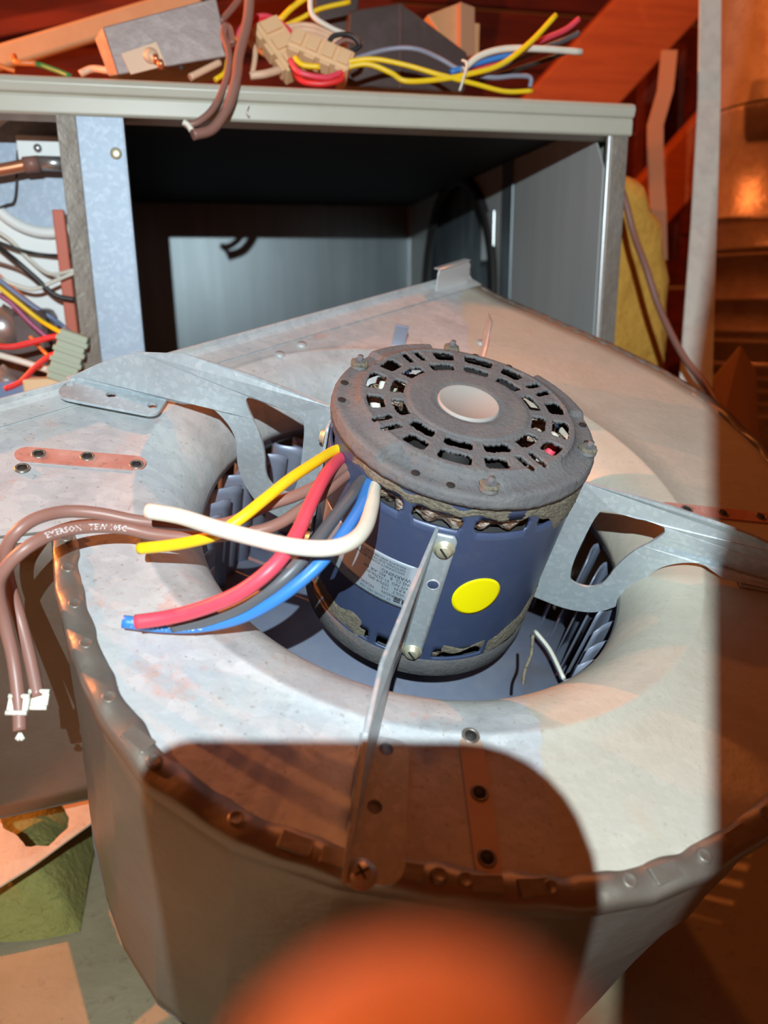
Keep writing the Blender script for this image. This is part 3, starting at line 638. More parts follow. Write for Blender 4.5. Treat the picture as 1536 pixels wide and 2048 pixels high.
# bottom plate
vs = []
for a in angs: R = castout(a); vs += [(.125 * math.cos(a), .125 * math.sin(a), -DEPTH), (R * math.cos(a), R * math.sin(a), -DEPTH)]
fs = [(i * 2, ((i + 1) % na) * 2, ((i + 1) % na) * 2 + 1, i * 2 + 1) for i in range(na)]
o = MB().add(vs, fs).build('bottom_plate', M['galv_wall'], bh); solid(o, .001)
# crimped rim band along the curved edge
def out_pt(a, off, z):
    R = castout(a) + off; return Vector((R * math.cos(a), R * math.sin(a), z))
vs = []; fs = []
a0, a1 = math.radians(200.5), math.radians(360 + 38)
NR = 420
for i in range(NR + 1):
    a = a0 + (a1 - a0) * i / NR; wv = .0006 * math.sin(i * .42) + .0007 * noise.noise(Vector((i * .21, 0, 0)))
    h = .0016 + .0007 * math.sin(i * .42 + 1)
    for off, z in ((-.0098 + wv, .0004), (-.0094 + wv, h), (-.004, h + .0002), (.0004, h - .0002), (.0016, -.0005), (.0018, -.0075), (.0006, -.009)): vs.append(out_pt(a, off, z))
for i in range(NR):
    for j in range(6): fs.append((i * 7 + j, i * 7 + 7 + j, i * 7 + 8 + j, i * 7 + 1 + j))
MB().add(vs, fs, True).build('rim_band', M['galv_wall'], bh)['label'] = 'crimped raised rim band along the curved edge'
riv = MB().lathe([(.0001, .0003), (.0019, .0003), (.0024, .0006), (.0029, .0002), (.0032, -.001)], 16).build('rivet', M['galv_wall'], bh)
k = 0
for deg in [203, 209, 215.5, 222, 230, 239, 249, 262, 268.5, 271, 279, 287, 296, 306, 316, 327]:
    a = math.radians(deg); m = T(*out_pt(a, -.0048, .0022))
    if k == 0: riv.matrix_local = m
    else:
        r2 = riv.copy(); C.objects.link(r2); r2.parent = bh; r2.matrix_local = m
    k += 1
# short pressed tabs along the rim (bright folds)
for deg in (236, 255, 259, 265.5, 273, 277.5, 291, 301):
    a = math.radians(deg); pc = out_pt(a, -.0045, .0026)
    m = T(*pc) @ Matrix.Rotation(a + math.pi / 2, 4, 'Z')
    o = MB().box((-.0060, -.0034, -.0018), (.0060, .0034, -.0001)).build('crimp_tab', M['galv_wall'], bh, .0005); o.matrix_local = m
# ghost marks of the old arm positions with three screw holes each
MU = .0087
def disc_(m, r, name, mt, h=.0003, label=None, parent=None):
    o = MB().lathe([(.0001, h), (r, h), (r * 1.01, -.0005)], 20).build(name, mt, parent or bh); o.matrix_local = m
    if label: o['label'] = label
    return o
for (x0_, y0_), (x1_, y1_), wd_ in [((-.2135, -.0165), (-.1600, -.0115), .0060), ((.1500, .0165), (.2180, .0205), .0050), ((.0110, -.1640), (.0128, -.213), .0050)]:
    p, q = Vector((x0_, y0_, .0)), Vector((x1_, y1_, .0)); d = (q - p).normalized(); s_ = Vector((-d.y, d.x, 0)); pts = []
    for k in range(9): a = math.pi / 2 + math.pi * k / 8; pts.append(p + (d * math.cos(a) + s_ * math.sin(a)) * wd_)
    for k in range(9): a = -math.pi / 2 + math.pi * k / 8; pts.append(q + (d * math.cos(a) + s_ * math.sin(a)) * wd_)
    MB().prism([v + Vector((0, 0, .0006)) for v in pts], (0, 0, .0009)).build('bare_mark', M['rust_mark'] if x0_ < 0 or x0_ > .1 else M['tan_mark'], bh)['label'] = 'reddish bare mark left by an arm foot' if x0_ < 0 or x0_ > .1 else 'tan bare mark left by an arm foot'
for p in [(78, 912), (175, 917), (273, 933), (1372, 1022), (1445, 1030), (1520, 1037), (940, 1475), (957, 1590), (972, 1720), (45, 940)]:
    v = onp(*p, 0); disc_(T(v.x, v.y, .0014), .0026, 'screw_hole', M['dark'])
    o = MB().lathe([(.0024, .0001), (.0028, .0007), (.0036, .0004), (.0040, -.0003)], 18).build('hole_rim', M['galv_wall'], bh); o.matrix_local = T(v.x, v.y, .0014)
# outlet flange along the rear-left edge
fa_, fb_ = Vector((-.330, -.0755, 0)), Vector((.0527, .3137, 0)); d = (fb_ - fa_).normalized(); m = frame(fa_, d, (0, 0, 1)); L_ = (fb_ - fa_).length
fm = MB(); pf = [(0, .0005), (-.0125, .0005), (-.0135, .0016), (-.0015, .0022), (.0015, .004), (.002, .0075), (.0035, .0075), (.0035, -.02), (.0015, -.02), (.0012, -.0005)]
fm.add([m @ Vector((0, y, z)) for y, z in pf] + [m @ Vector((L_, y, z)) for y, z in pf], [(i, i + 1, len(pf) + i + 1, len(pf) + i) for i in range(len(pf) - 1)] + [tuple(range(len(pf)))[::-1], tuple(range(len(pf), 2 * len(pf)))])
fm.build('outlet_flange', M['galv'], bh, .0003)
# side edge bead on the right rear
vs = []; fs = []
for i in range(121):
    a = math.radians(38 + (80 - 38) * i / 120); vs += [out_pt(a, -.004, .0006), out_pt(a, -.003, .0018 + .0004 * math.sin(i * .9)), out_pt(a, .0012, .0014), out_pt(a, .0014, -.004)]
for i in range(120):
    for j in range(3): fs.append((i * 4 + j, i * 4 + 4 + j, i * 4 + 5 + j, i * 4 + 1 + j))
MB().add(vs, fs, True).build('edge_bead', M['galv_wall'], bh)
# corner tab: bent clip at the rear corner
v = onp(905, 578, 0); m = frame(Vector((v.x, v.y, 0)), d, (0, 0, 1))
tb = MB(); tb.prism([Vector((-.022, 0, 0)), Vector((.020, 0, 0)), Vector((.021, .002, .017)), Vector((.017, .003, .022)), Vector((-.020, .003, .020)), Vector((-.022, .002, .016))], (0, .0013, 0), m)
tb.prism([Vector((-.022, .0015, .020)), Vector((.018, .0015, .0215)), Vector((.018, .008, .020)), Vector((-.022, .008, .0185))], (0, 0, .0012), m)
tb.build('corner_tab', M['edge_metal'], bh, .0004)['label'] = 'upright bent tab at the rear corner'
v = onp(796, 690, 0); 
MB().box((-.005, -.001, 0), (.005, .001, .016), T(v.x, v.y, 0)).build('stud_tab', M['wheel'], bh, .0004)
for p in ((603, 692), (962, 688), (560, 712)): v = onp(*p, 0); disc_(T(v.x, v.y, .0006), .0034, 'stud', M['galv'], .0014)

# ================================================================== BLOWER WHEEL
bw = bpy.data.objects.new('blower_wheel', None); C.objects.link(bw); bw.empty_display_size = .02; bw.parent = bh; bw.matrix_local = T(0, 0, -.128)
bw['label'] = 'blue-grey squirrel-cage wheel with upright blades'
MB().lathe([(.012, .0), (.03, .002), (.034, .0), (.134, .0), (.134, -.0015), (.012, -.0015)], 72).build('centre_disc', M['wheel'], bw)
MB().lathe([(.0065, .0), (.0065, .02), (.012, .02), (.013, .0)], 24).build('hub', M['steel'], bw)
MB().lathe([(.1345, .078), (.1345, .084), (.1365, .0845), (.1365, .078), (.1345, .078)], 96).build('end_ring', M['wheel'], bw)
MB().lathe([(.1345, -.088), (.1345, -.082), (.1365, -.082), (.1365, -.088), (.1345, -.088)], 96).build('end_ring', M['wheel'], bw)
bl = MB(); nb = 5; vs = []; fs = []
for j in range(nb + 1):
    f = j / nb; r = .1170 + .0178 * f; a = .125 * math.sin(f * 1.9)
    for z in (-.085, .076 - .004 * (1 - f) ** 2, .080): vs.append((r * math.cos(a), r * math.sin(a), z if z < 0 or j not in (0, nb) else z - .002))
for j in range(nb):
    for k in range(2): fs.append((j * 3 + k, j * 3 + 3 + k, j * 3 + 4 + k, j * 3 + 1 + k))
bl.add(vs, fs, True); b0 = bl.build('blade', M['wheel'], bw); solid(b0, .0009, 0)
NBL = 48
for i in range(1, NBL):
    c_ = b0.copy(); C.objects.link(c_); c_.parent = bw; c_.rotation_euler = (0, 0, 2 * math.pi * i / NBL)

# ================================================================== MOTOR
MM = BM @ T(MU, 0, .0578)
mo = thing('blower_motor', 'dusty dark blue electric motor with yellow dot sticker and coloured leads, centre', 'motor', MM)
RM = .07
def sstep(a, b, x): t = max(0, min(1, (x - a) / (b - a))); return t * t * (3 - 2 * t)
def adiff(a, b): return (a - b + 180) % 360 - 180
REC = [(-132, -77), (-42, 13), (48, 103), (138, 193)]      # recessed rim scallops
def cap_h(r, dg):
    h = 0
    rec = 0
    for a, b_ in REC:
        mid, hw = (a + b_) / 2, (b_ - a) / 2; dd = abs(adiff(dg, mid)); rec = max(rec, 1 - sstep(hw - 1.2, hw + 1.2, dd + max(0, (.061 - r)) * 700))
    h -= .0026 * rec * sstep(.0570, .0582, r)
    h += .0030 * (1 - sstep(.055, .0645, r))
    # raised hub boss
    h += .0010 * (1 - sstep(.0315, .033, r))
    h -= .0008 * (1 - sstep(.0175, .0185, r))
    h += .0006 * math.exp(-((r - .056) / .0012) ** 2) * (1 - rec)
    # rounding to the rim
    if r > .0665: t = min(1, (r - .0665) / .0035); h -= .0020 * (1 - math.sqrt(max(0, 1 - t * t)))
    return h
def slot(r, dg):
    k0 = (dg + 102) % 90; k0 = k0 if k0 < 45 else k0 - 90       # quarter symmetry about -102, -12, 78, 168
    if .0450 < r < .0540:                                        # outer single slots
        for c_, hw in ((0, 9.5), (23.5, 7.2), (-23.5, 7.2)):
            e = abs(k0 - c_); 
            rr = min(r - .0450, .0540 - r); hwx = hw - 2.2 * max(0, 1 - rr / .0018) ** 2
            if e < hwx: return True
    if .0425 < r < .0575:                                        # slanted radial pairs on the spokes
        s = abs(k0) - 45; arc = -s * math.pi / 180 * r           # distance from spoke centreline
        if .0019 < arc < .0063 and r < .0575 - 200 * (arc - .0041) ** 2 and r > .0450 + 200 * (arc - .0041) ** 2: return True
    if .0340 < r < .0415:
        k1 = (dg + 102) % 30; k1 = k1 if k1 < 15 else k1 - 30
        rr = min(r - .0340, .0415 - r); hw = 11.2 - 3 * max(0, 1 - rr / .0015) ** 2
        if abs(k1) < hw: return True
    return False
def end_cap(flip=False, skirt=.0088):
    NA = 720; radii = [.0002, .006, .012, .0165, .0172, .0178, .0186] + [.021, .026, .030, .0312, .0318, .0325, .0331] + [.0337 + .0004 * i for i in range(61)] + [.0590, .0600, .0610, .0620, .0630, .0640, .0650, .0660, .0667, .0674, .0681, .0688, .0693]
    radii = [r for r in radii if r < .0698] + [.0700]
    vs = []; fs = []; nr = len(radii)
    for i in range(NA):
        dg = i / 2; a = math.radians(dg)
        for r in radii:
            jj = .00025 * noise.noise(Vector((r * 900 * math.cos(a), r * 900 * math.sin(a), 0))) if r > .0334 else 0
            vs.append((r * math.cos(a), r * math.sin(a), cap_h(r, dg) + jj))
        for z in (-.0052, -.0062, -.0072, -skirt):
            rec = any(abs(adiff(dg, (p + q) / 2)) < (q - p) / 2 for p, q in REC)
            rr = .0700 + .0003 * noise.noise(Vector((i * .17, z * 400, 0))) + (.0005 if z < -.0058 else 0)
            vs.append((rr * math.cos(a), rr * math.sin(a), z))
    k = nr + 4
    for i in range(NA):
        for j in range(k - 1):
            if j < nr - 1:
                rm = (radii[j] + radii[j + 1]) / 2; jit = .00020 * noise.noise(Vector((i * .09, j * .16, 4)))
                if slot(rm + jit, (i + .5) / 2 + 500 * jit): continue
            fs.append((i * k + j, ((i + 1) % NA) * k + j, ((i + 1) % NA) * k + j + 1, i * k + j + 1))
    return MB().add(vs, fs, True)
o = end_cap().build('end_cap', M['dust_grey'], mo); solid(o, .0020); o['label'] = 'slotted end bell caked with grey-brown dust'
MB().lathe([(.0001, .0042), (.0148, .0042), (.0156, .0049), (.0162, .0047), (.0166, .0030)], 48).build('bearing_cap', M['hubcap'], mo)['label'] = 'round silvery bearing cap'
# bolts with nuts on the end bell
def boltm(deg, r, z=-.0022): a = math.radians(deg); return T(r * math.cos(a), r * math.sin(a), z)
for deg, r in ((-85, .0634), (-18, .0655), (93, .0655), (152, .0650)):
    bo = MB().lathe([(.0046, 0), (.0046, .0014), (.0038, .0018), (.0001, .0018)], 24).build('bolt', M['dust_grey'], mo); bo.matrix_local = boltm(deg, r)
    nu = MB().lathe([(.0033, .0016), (.0033, .0042), (.0001, .0042)], 6, None, False).build('nut', M['dust_grey'], bo)
    st_ = MB().lathe([(.0016, .0042), (.0016, .0068), (.0001, .0070)], 12).build('stud', M['dust_grey'], bo)
    vs_ = blob('lint_tuft', (0, 0, .002), (.0045, .0038, .0020), M['dust'], 'x', 'x', deg); del vs_['label'], vs_['category']; vs_.parent = bo
for deg in (-116, -101, -10, 5, 170, -175, 62, 80):
    a = math.radians(deg); o = MB().lathe([(.0001, .0002), (.0019, .0002), (.0022, 0)], 16, None).build('rim_hole', M['dark'], mo); o.matrix_local = T(.0655 * math.cos(a), .0655 * math.sin(a), -.0019)
# shell with ventilation windows
WINU = [(-131, -116.5), (-113.5, -92), (-87, -63), (-58.5, -41), (-25, -5), (2, 24), (30, 52), (60, 82), (90, 112), (120, 142), (176, 196)]
WINL = [(-136, -118), (-114, -92), (-87, -62), (-54, -38), (-25, -5), (5, 27), (35, 57), (65, 87), (95, 117), (125, 147), (170, 200)]
def shell():
    NA = 360; zs = [-.0075, -.0120, -.0170, -.0185, -.0195, -.0205, -.0215, -.0225, -.0240, -.0255] + [-.030 - .005 * i for i in range(16)] + [-.1085, -.1130, -.1145, -.1160, -.1175, -.1190, -.1205, -.1225]
    vs = []; fs = []; k = len(zs)
    for i in range(NA):
        a = math.radians(i)
        for z in zs: vs.append((.0685 * math.cos(a), .0685 * math.sin(a), z))
    for i in range(NA):
        for j in range(k - 1):
            zm = (zs[j] + zs[j + 1]) / 2; dg = i + .5; skip = False
            if -.0248 < zm < -.0172:
                for p, q in WINU:
                    if abs(adiff(dg, (p + q) / 2)) < (q - p) / 2 - (1 if zm > -.0185 or zm < -.0235 else 0): skip = True
            if -.1195 < zm < -.1135:
                for p, q in WINL:
                    if abs(adiff(dg, (p + q) / 2)) < (q - p) / 2: skip = True
            if skip: continue
            fs.append((i * k + j, ((i + 1) % NA) * k + j, ((i + 1) % NA) * k + j + 1, i * k + j + 1))
    return MB().add(vs, fs, True)
o = shell().build('shell', M['blue'], mo); solid(o, .0014); o['label'] = 'dark blue cylindrical shell'
# dust crust patches: noise-bounded caked lint on the shell
def crust(name, a0, a1, zf, zlo, rr, seed, label):
    vs = []; fs = []; NA_ = int((a1 - a0) / .6); NZ = 24; grid = {}
    for i in range(NA_ + 1):
        dg = a0 + (a1 - a0) * i / NA_; a = math.radians(dg); zt_, zb_ = zf(dg)
        zt_ += .0045 * noise.noise(Vector((dg * .09, seed, 0))); zb_ += .005 * noise.noise(Vector((dg * .11, seed + 7, 0)))
        for j in range(NZ + 1):
            z = zt_ + (zb_ - zt_) * j / NZ; e = min(1, 4 * min(j, NZ - j) / NZ, 6 * min(i, NA_ - i) / NA_)
            r = .0686 + rr * e * (.55 + .45 * noise.noise(Vector((dg * .6, z * 900, seed)))) - .0004 * (1 - e); vs.append((r * math.cos(a), r * math.sin(a), z))
    for i in range(NA_):
        for j in range(NZ): fs.append((i * (NZ + 1) + j, (i + 1) * (NZ + 1) + j, (i + 1) * (NZ + 1) + j + 1, i * (NZ + 1) + j + 1))
    o = MB().add(vs, fs, True).build(name, M['dust'], mo); o['label'] = label
crust('lint_crust', -70, 5, lambda d: (-.008, -.0165 - (.018 * sstep(-62, -40, d) if d > -62 else 0) + .010 * sstep(-30, 0, d)), 0, .0016, 3, 'grey-tan lint crust under the rim at right')
crust('lint_crust', -150, -70, lambda d: (-.010, -.0163), 0, .0009, 5, 'thin grey lint line under the rim at left')
crust('lint_crust', -62, -5, lambda d: (-.108 + .02 * sstep(-60, -20, d), -.122), 0, .0012, 8, 'lint crust low on the right of the shell')
crust('lint_crust', -165, -120, lambda d: (-.107, -.121), 0, .0008, 11, 'thin peeling lint low on the left of the shell')
crust('lint_crust', -85, -60, lambda d: (-.109, -.114), 0, .0006, 12, 'thin peeling lint over a lower window')
# lower end bell
lo_ = MB().lathe([(.0692, -.1200), (.0698, -.1215), (.0698, -.1330), (.068, -.1352), (.045, -.1370), (.03, -.140), (.012, -.140), (.0001, -.140)], 120).build('lower_end_bell', M['dust_grey'], mo)
MB().tube([(0, 0, -.1395), (0, 0, -.165)], .0055, 20).build('shaft', M['steel'], mo)
MB().lathe([(.0665, -.0085), (.0665, -.0165)], 72).build('inner_shade', M['dark'], mo)  # added dark sleeve standing in for the shade inside the shell
# stator core and windings inside
MB().lathe([(.0001, -.030), (.0655, -.030), (.0655, -.108), (.0001, -.108)], 72).build('stator_core', M['dark'], mo)
for zc in (-.022, -.116):
    vs = []; fs = []
    for i in range(180):
        a = 2 * math.pi * i / 180
        for j in range(14):
            b_ = 2 * math.pi * j / 14; rr_ = 1 + .35 * noise.noise(Vector((i * .35, j * .5, zc * 50))) + .15 * math.sin(i * 1.05 + j)
            r = .0520 + .0125 * math.cos(b_) * rr_; vs.append((r * math.cos(a), r * math.sin(a), zc + .0085 * math.sin(b_) * rr_))
    for i in range(180):
        for j in range(14): fs.append((i * 14 + j, ((i + 1) % 180) * 14 + j, ((i + 1) % 180) * 14 + (j + 1) % 14, i * 14 + (j + 1) % 14))
    MB().add(vs, fs, True).build('winding', M['winding'], mo)
MB().lathe([(.0001, -.008), (.012, -.008), (.013, -.034)], 24).build('rotor_hub', M['dark'], mo)
for i, (deg, key) in enumerate([(168, 'white'), (150, 'white'), (-5, 'white'), (-12, 'pink'), (-48, 'orange'), (-55, 'white'), (-140, 'white')]):
    a = math.radians(deg); c_ = Vector((math.cos(a), math.sin(a), 0)); t_ = Vector((-math.sin(a), math.cos(a), 0))
    MB().tube([c_ * .046 - t_ * .008 + Vector((0, 0, -.012)), c_ * .049 + Vector((0, 0, -.0065)), c_ * .045 + t_ * .007 + Vector((0, 0, -.012))], .0028, 8).build('lead_splice', W_[key], mo)
# curved patches on the shell
def cyl(dg, z, r): a = math.radians(dg); return Vector((r * math.cos(a), r * math.sin(a), z))
def patch(name, poly, r, mt, parent, th=.0003):       # polygon in (deg, z) wrapped on the shell, fan grid
    c = (sum(p[0] for p in poly) / len(poly), sum(p[1] for p in poly) / len(poly)); n_ = len(poly); K = 8; vs = []; fs = []
    for k in range(K + 1):
        f = max(k / K, .01)
        for p in poly: vs.append(cyl(c[0] + (p[0] - c[0]) * f, c[1] + (p[1] - c[1]) * f, r))
    for k in range(K):
        for j in range(n_): fs.append((k * n_ + j, k * n_ + (j + 1) % n_, (k + 1) * n_ + (j + 1) % n_, (k + 1) * n_ + j))
    fs.append(tuple(range(n_)))
    o = MB().add(vs, fs, True).build(name, mt, parent); solid(o, th, 1 if False else -1); return o
# yellow dot sticker
poly = [(-75.8 + 11.0 * math.cos(2 * math.pi * k / 40), -.0690 + .0133 * math.sin(2 * math.pi * k / 40)) for k in range(40)]
patch('sticker', poly, .06888, M['yellow_sticker'], mo)['label'] = 'round bright yellow sticker'
# rating label band
poly = [(-104 - 58 * k / 24, -.0545) for k in range(25)] + [(-162 + 58 * k / 24, -.0855) for k in range(25)]
lab = patch('rating_label', poly, .06882, M['label'], mo); lab['label'] = 'pale blue rating label with upside-down black text'
def text_on_shell(s, dg0, z0, size, mt, parent, name='label_text', xs=1.0):
    cu = bpy.data.curves.new(name, 'FONT'); cu.body = s; cu.size = size; cu.resolution_u = 2; cu.extrude = 0
    ob = bpy.data.objects.new(name, cu); C.objects.link(ob)
    dg_ = bpy.context.evaluated_depsgraph_get(); me = bpy.data.meshes.new_from_object(ob.evaluated_get(dg_)); bpy.data.objects.remove(ob)
    # upside-down: text x runs towards decreasing angle, text y runs down the shell
    for v in me.vertices:
        dg = dg0 - math.degrees(v.co.x * xs / .0689); p = cyl(dg, z0 - v.co.y, .06892); v.co = p
    me.materials.append(mt); me.name = name
    o = bpy.data.objects.new(name, me); C.objects.link(o); o.parent = parent; return o
rows = [('MOTOR DIVISION', -112, -.0838, .0022), ('ST. LOUIS, MO. USA', -112, -.0812, .0022), ('EMERSON      MODEL K55HX', -107, -.0780, .0027), ('VOLT   115', -106.5, -.0750, .0027), ('R.P.M.   1075/4 SPD', -106.5, -.0722, .0027), ('P/T NO  51-22706-01', -106, -.0694, .0027), ('INS CL  B   40C AIR OV', -105.5, -.0666, .0027), ('WARNING:', -105.5, -.0636, .0034), ('DISCONNECT POWER BEFORE', -109, -.0607, .0021), ('NATIONAL ELECTRIC CODE', -109, -.0586, .0021), ('INSULATE AND GROUND UNIT', -109, -.0566, .0021)]
for s, dg, z, sz in rows: text_on_shell(s, dg, z, sz, M['ink'], lab)
for p in ([(-106.3, -.0822), (-107.0, -.0822), (-107.0, -.0790), (-106.3, -.0790)], [(-107.8, -.0822), (-110.8, -.0822), (-110.8, -.0814), (-107.8, -.0814)], [(-107.8, -.0809), (-110.8, -.0809), (-110.8, -.0801), (-107.8, -.0801)], [(-107.8, -.0797), (-110.8, -.0797), (-110.8, -.0789), (-107.8, -.0789)]):
    patch('logo_mark', p, .06895, M['ink'], lab, .0001)

# mounting arms: one profile, four copies about the motor axis
FIN = [(0, .0315), (.025, .0335), (.05, .0345), (.09, .0335), (.118, .027), (.140, .0145), (.155, .0035), (.160, .0008), (.124, .0006), (.090, .0008), (.083, .0033), (.0751, .0055), (.067, .0025), (.059, -.0044), (.0546, -.0131), (.0538, -.0215), (.0525, -.0300), (.0476, -.0417), (.0394, -.0516), (.031, -.0560), (.0187, -.0585), (0, -.0580)]
WIN = [(.0175, .0190), (.030, .0200), (.0470, .0205), (.0500, .0190), (.0503, .0160), (.0470, .0090), (.0415, .0000), (.0378, -.0095), (.0358, -.0180), (.0350, -.0250), (.0325, -.0326), (.0263, -.0368), (.0190, -.0370), (.0155, -.0335), (.0135, -.0200), (.0135, .0), (.0145, .0140)]
import mathutils
def holed(outer, holes):                     # triangulate polygon with holes -> verts, faces
    loops = [[Vector((x, y, 0)) for x, y in l] for l in [outer] + holes]
    tris = mathutils.geometry.tessellate_polygon(loops); flat = [v for l in loops for v in l]
    return flat, [tuple(t) for t in tris]
def fin_map(s):                              # distance along the fin -> (s, t) in arm frame
    a, b_ = Vector((.0686, -.0150)), Vector((.1708, -.0491)); L0 = (b_ - a).length; dd = (b_ - a) / L0
    if s <= L0 - .006: return a + dd * s
    e = Vector((.9966, -.0815)); base = a + dd * (L0 - .006); return base + e * (s - (L0 - .006))
_b = spline([(x, y, 0) for x, y in FIN[9:]], 4); FIN = FIN[:9] + [(p.x, p.y) for p in _b]
_c = WIN + WIN[:3]; _w = spline([(x, y, 0) for x, y in _c], 4); WIN = [(p.x, p.y) for p in _w[4:4 + 4 * len(WIN)]]
fv, ff = holed(FIN, [WIN])
FIN_SHORT = [p for p in FIN if p[0] <= .1181]; sv_, sf_ = holed(FIN_SHORT, [WIN])
# subdivide by cutting at constant distance is unnecessary: the bend sits between outline points
FOOT = []
fc0, fc1, fw = Vector((.1655, -.0385)), Vector((.2235, -.0455)), .0105
fd = (fc1 - fc0).normalized(); fs_ = Vector((-fd.y, fd.x))
fe0 = fin_map(.100); fe1 = fin_map(.158)
FOOT = [tuple(fe1), tuple(fe0)]
for k in range(7): a = math.pi - math.pi / 2 * k / 6; FOOT.append(tuple(fe0 + fd * .006 + Vector(fs_) * (.0145) + (fd * math.cos(a) + fs_ * math.sin(a)) * .006))
for k in range(7): a = math.pi / 2 - math.pi / 2 * k / 6; FOOT.append(tuple(fe1 - fd * .008 + Vector(fs_) * (.0125) + (fd * math.cos(a) + fs_ * math.sin(a)) * .008))
def circ(c, r, n_=14): return [(c[0] + r * math.cos(2 * math.pi * k / n_), c[1] + r * math.sin(2 * math.pi * k / n_)) for k in range(n_)]
HOLES = [(.170, -.0362), (.1945, -.0410), (.2195, -.0460)]
gv, gf = holed(FOOT, [circ(h, .0029) for h in HOLES])
def arm(az, tip=0, lift=.0022, shift=0, short=False):
    a = math.radians(az)
    root = bpy.data.objects.new('mounting_arm', None); C.objects.link(root); root.empty_display_size = .02; root.parent = mo
    root.matrix_local = T(shift, 0, -.0578) @ Matrix.Rotation(a, 4, 'Z')
    vs = []
    for v in (sv_ if short else fv): p = fin_map(v.x); vs.append((p.x, p.y, v.y + lift))
    o = MB().add(vs, sf_ if short else ff).build('fin', M['galv_arm'], root); solid(o, .0017, 0)
    if not short: o = MB().add([(v.x, v.y, lift) for v in gv], gf).build('foot', M['galv_arm'], root); solid(o, .0017, 0)
    # flange strip bolted to the shell
    K = 6; w0, w1 = -12.2, -3.4 ; out = []
    vs = []; zz = [.0300, .0285, .0270, -.0560, -.0575, -.0590]; fs = []
    for iz, z in enumerate(zz):
        ins = [1.6, .6, 0, 0, .6, 1.6][iz]
        for j in range(K + 1):
            dg = w0 + (w1 - ins - w0) * j / K; vs.append(tuple(cyl(dg, z, .0708)))
    for iz in range(5):
        for j in range(K): fs.append((iz * (K + 1) + j, iz * (K + 1) + j + 1, (iz + 1) * (K + 1) + j + 1, (iz + 1) * (K + 1) + j))
    o = MB().add(vs, fs, True).build('flange_strip', M['galv_arm'], root); solid(o, .0016)
    for z in (.0215, -.0555):
        dg = -7.6; c_ = cyl(dg, z, .0709); m = frame(c_, (0, 0, 1), (math.cos(math.radians(dg)), math.sin(math.radians(dg)), 0))
        s = MB(); s.lathe([(.0001, .0030), (.0030, .0030), (.0038, .0024), (.0040, .0006), (.0052, .0005), (.0054, 0)], 24, m)
        so = s.build('screw', M['brass'], root)
        MB().box((-.0032, -.0005, .0028), (.0032, .0005, .0032), m @ Matrix.Rotation(.7, 4, 'Z')).build('screw_slot', M['dark'], root)
    m = frame(cyl(-7.6, -.0030, .0709), (0, 0, 1), (math.cos(math.radians(-7.6)), math.sin(math.radians(-7.6)), 0))
    MB().lathe([(.0001, .0002), (.0028, .0002), (.0031, 0)], 18, m).build('strip_hole', M['blue'], root)
    MB().lathe([(.0028, .0001), (.0031, .0005), (.0036, .0)], 18, m).build('hole_rim', M['edge_metal'], root)
    return root
for az, lb in ((-89, 'galvanised arm seen edge-on in front of the motor'), (0, 'galvanised arm with window reaching right'), (96, 'galvanised arm hidden behind the motor'), (180, 'galvanised arm with window reaching left')):
    r = arm(az, lift=.0022 if az != 180 else .006, shift=.010 if az == 96 else 0, short=az == 96); r['label'] = lb
# screw in the foot of the front arm
rf = None
v = HOLES[2]
for c_ in mo.children:
    if c_.name == 'mounting_arm': rf = c_; break
s = MB(); s.lathe([(.0001, .0020), (.0030, .0020), (.0040, .0014), (.0046, .0004), (.0056, .0003), (.0058, 0)], 24, T(v[0], v[1], .0032)); s.build('foot_screw', M['steel'], rf)
for k in range(2): MB().box((-.0028, -.0004, .0019), (.0028, .0004, .0023), T(v[0], v[1], .0032) @ Matrix.Rotation(.5 + 1.57 * k, 4, 'Z')).build('screw_slot', M['dark'], rf)

# leads
def lead(pts, r, key, label, name='lead_wire', extra=None):
    P = [onp(*p) for p in pts]; sh = Vector((MU, 0, .0578)); P = [p - sh for p in P]
    d = (P[0]); q = Vector((d.x, d.y, 0)).normalized(); P = [Vector((q.x * .060, q.y * .060, P[0].z + .001))] + P
    o = MB().tube(P, r, 12, True, 7).build(name, W_[key], mo); o['label'] = label; return P
lead([(672, 900, .038), (630, 925, .044), (580, 958, .048), (530, 998, .048), (480, 1038, .044), (430, 1070, .038), (380, 1084, .032), (330, 1092, .027), (278, 1097, .022)], .0026, 'yellow', 'yellow lead')
lead([(684, 915, .036), (655, 945, .044), (625, 1000, .050), (590, 1075, .052), (545, 1135, .048), (480, 1185, .038), (410, 1215, .028), (340, 1234, .020), (272, 1244, .016)], .0031, 'pink', 'pink-red lead')
lead([(690, 936, .034), (640, 968, .038), (590, 992, .038), (531, 1012, .036), (460, 1045, .030), (385, 1050, .026), (283, 1043, .024), (199, 1027, .026), (133, 1023, .028), (75, 1036, .030), (35, 1063, .028), (13, 1100, .02), (16, 1156, .005), (38, 1231, -.01), (60, 1315, -.02), (76, 1395, -.028)], .0028, 'brown', 'brown lead, the upper of the two')
BRN = lead([(696, 948, .032), (650, 985, .034), (600, 1020, .034), (560, 1046, .032), (509, 1063, .030), (398, 1075, .026), (310, 1069, .024), (248, 1056, .025), (177, 1054, .028), (111, 1066, .030), (53, 1096, .030), (9, 1140, .022), (-3, 1180, .012), (9, 1240, -.002), (27, 1320, -.016), (37, 1400, -.026), (40, 1462, -.032)], .0028, 'brown', 'brown lead, the lower of the two')
lead([(724, 962, .038), (700, 995, .044), (665, 1040, .046), (620, 1100, .046), (570, 1155, .040), (500, 1205, .028), (420, 1238, .016), (345, 1252, .009)], .0030, 'black', 'dusty grey-black lead')
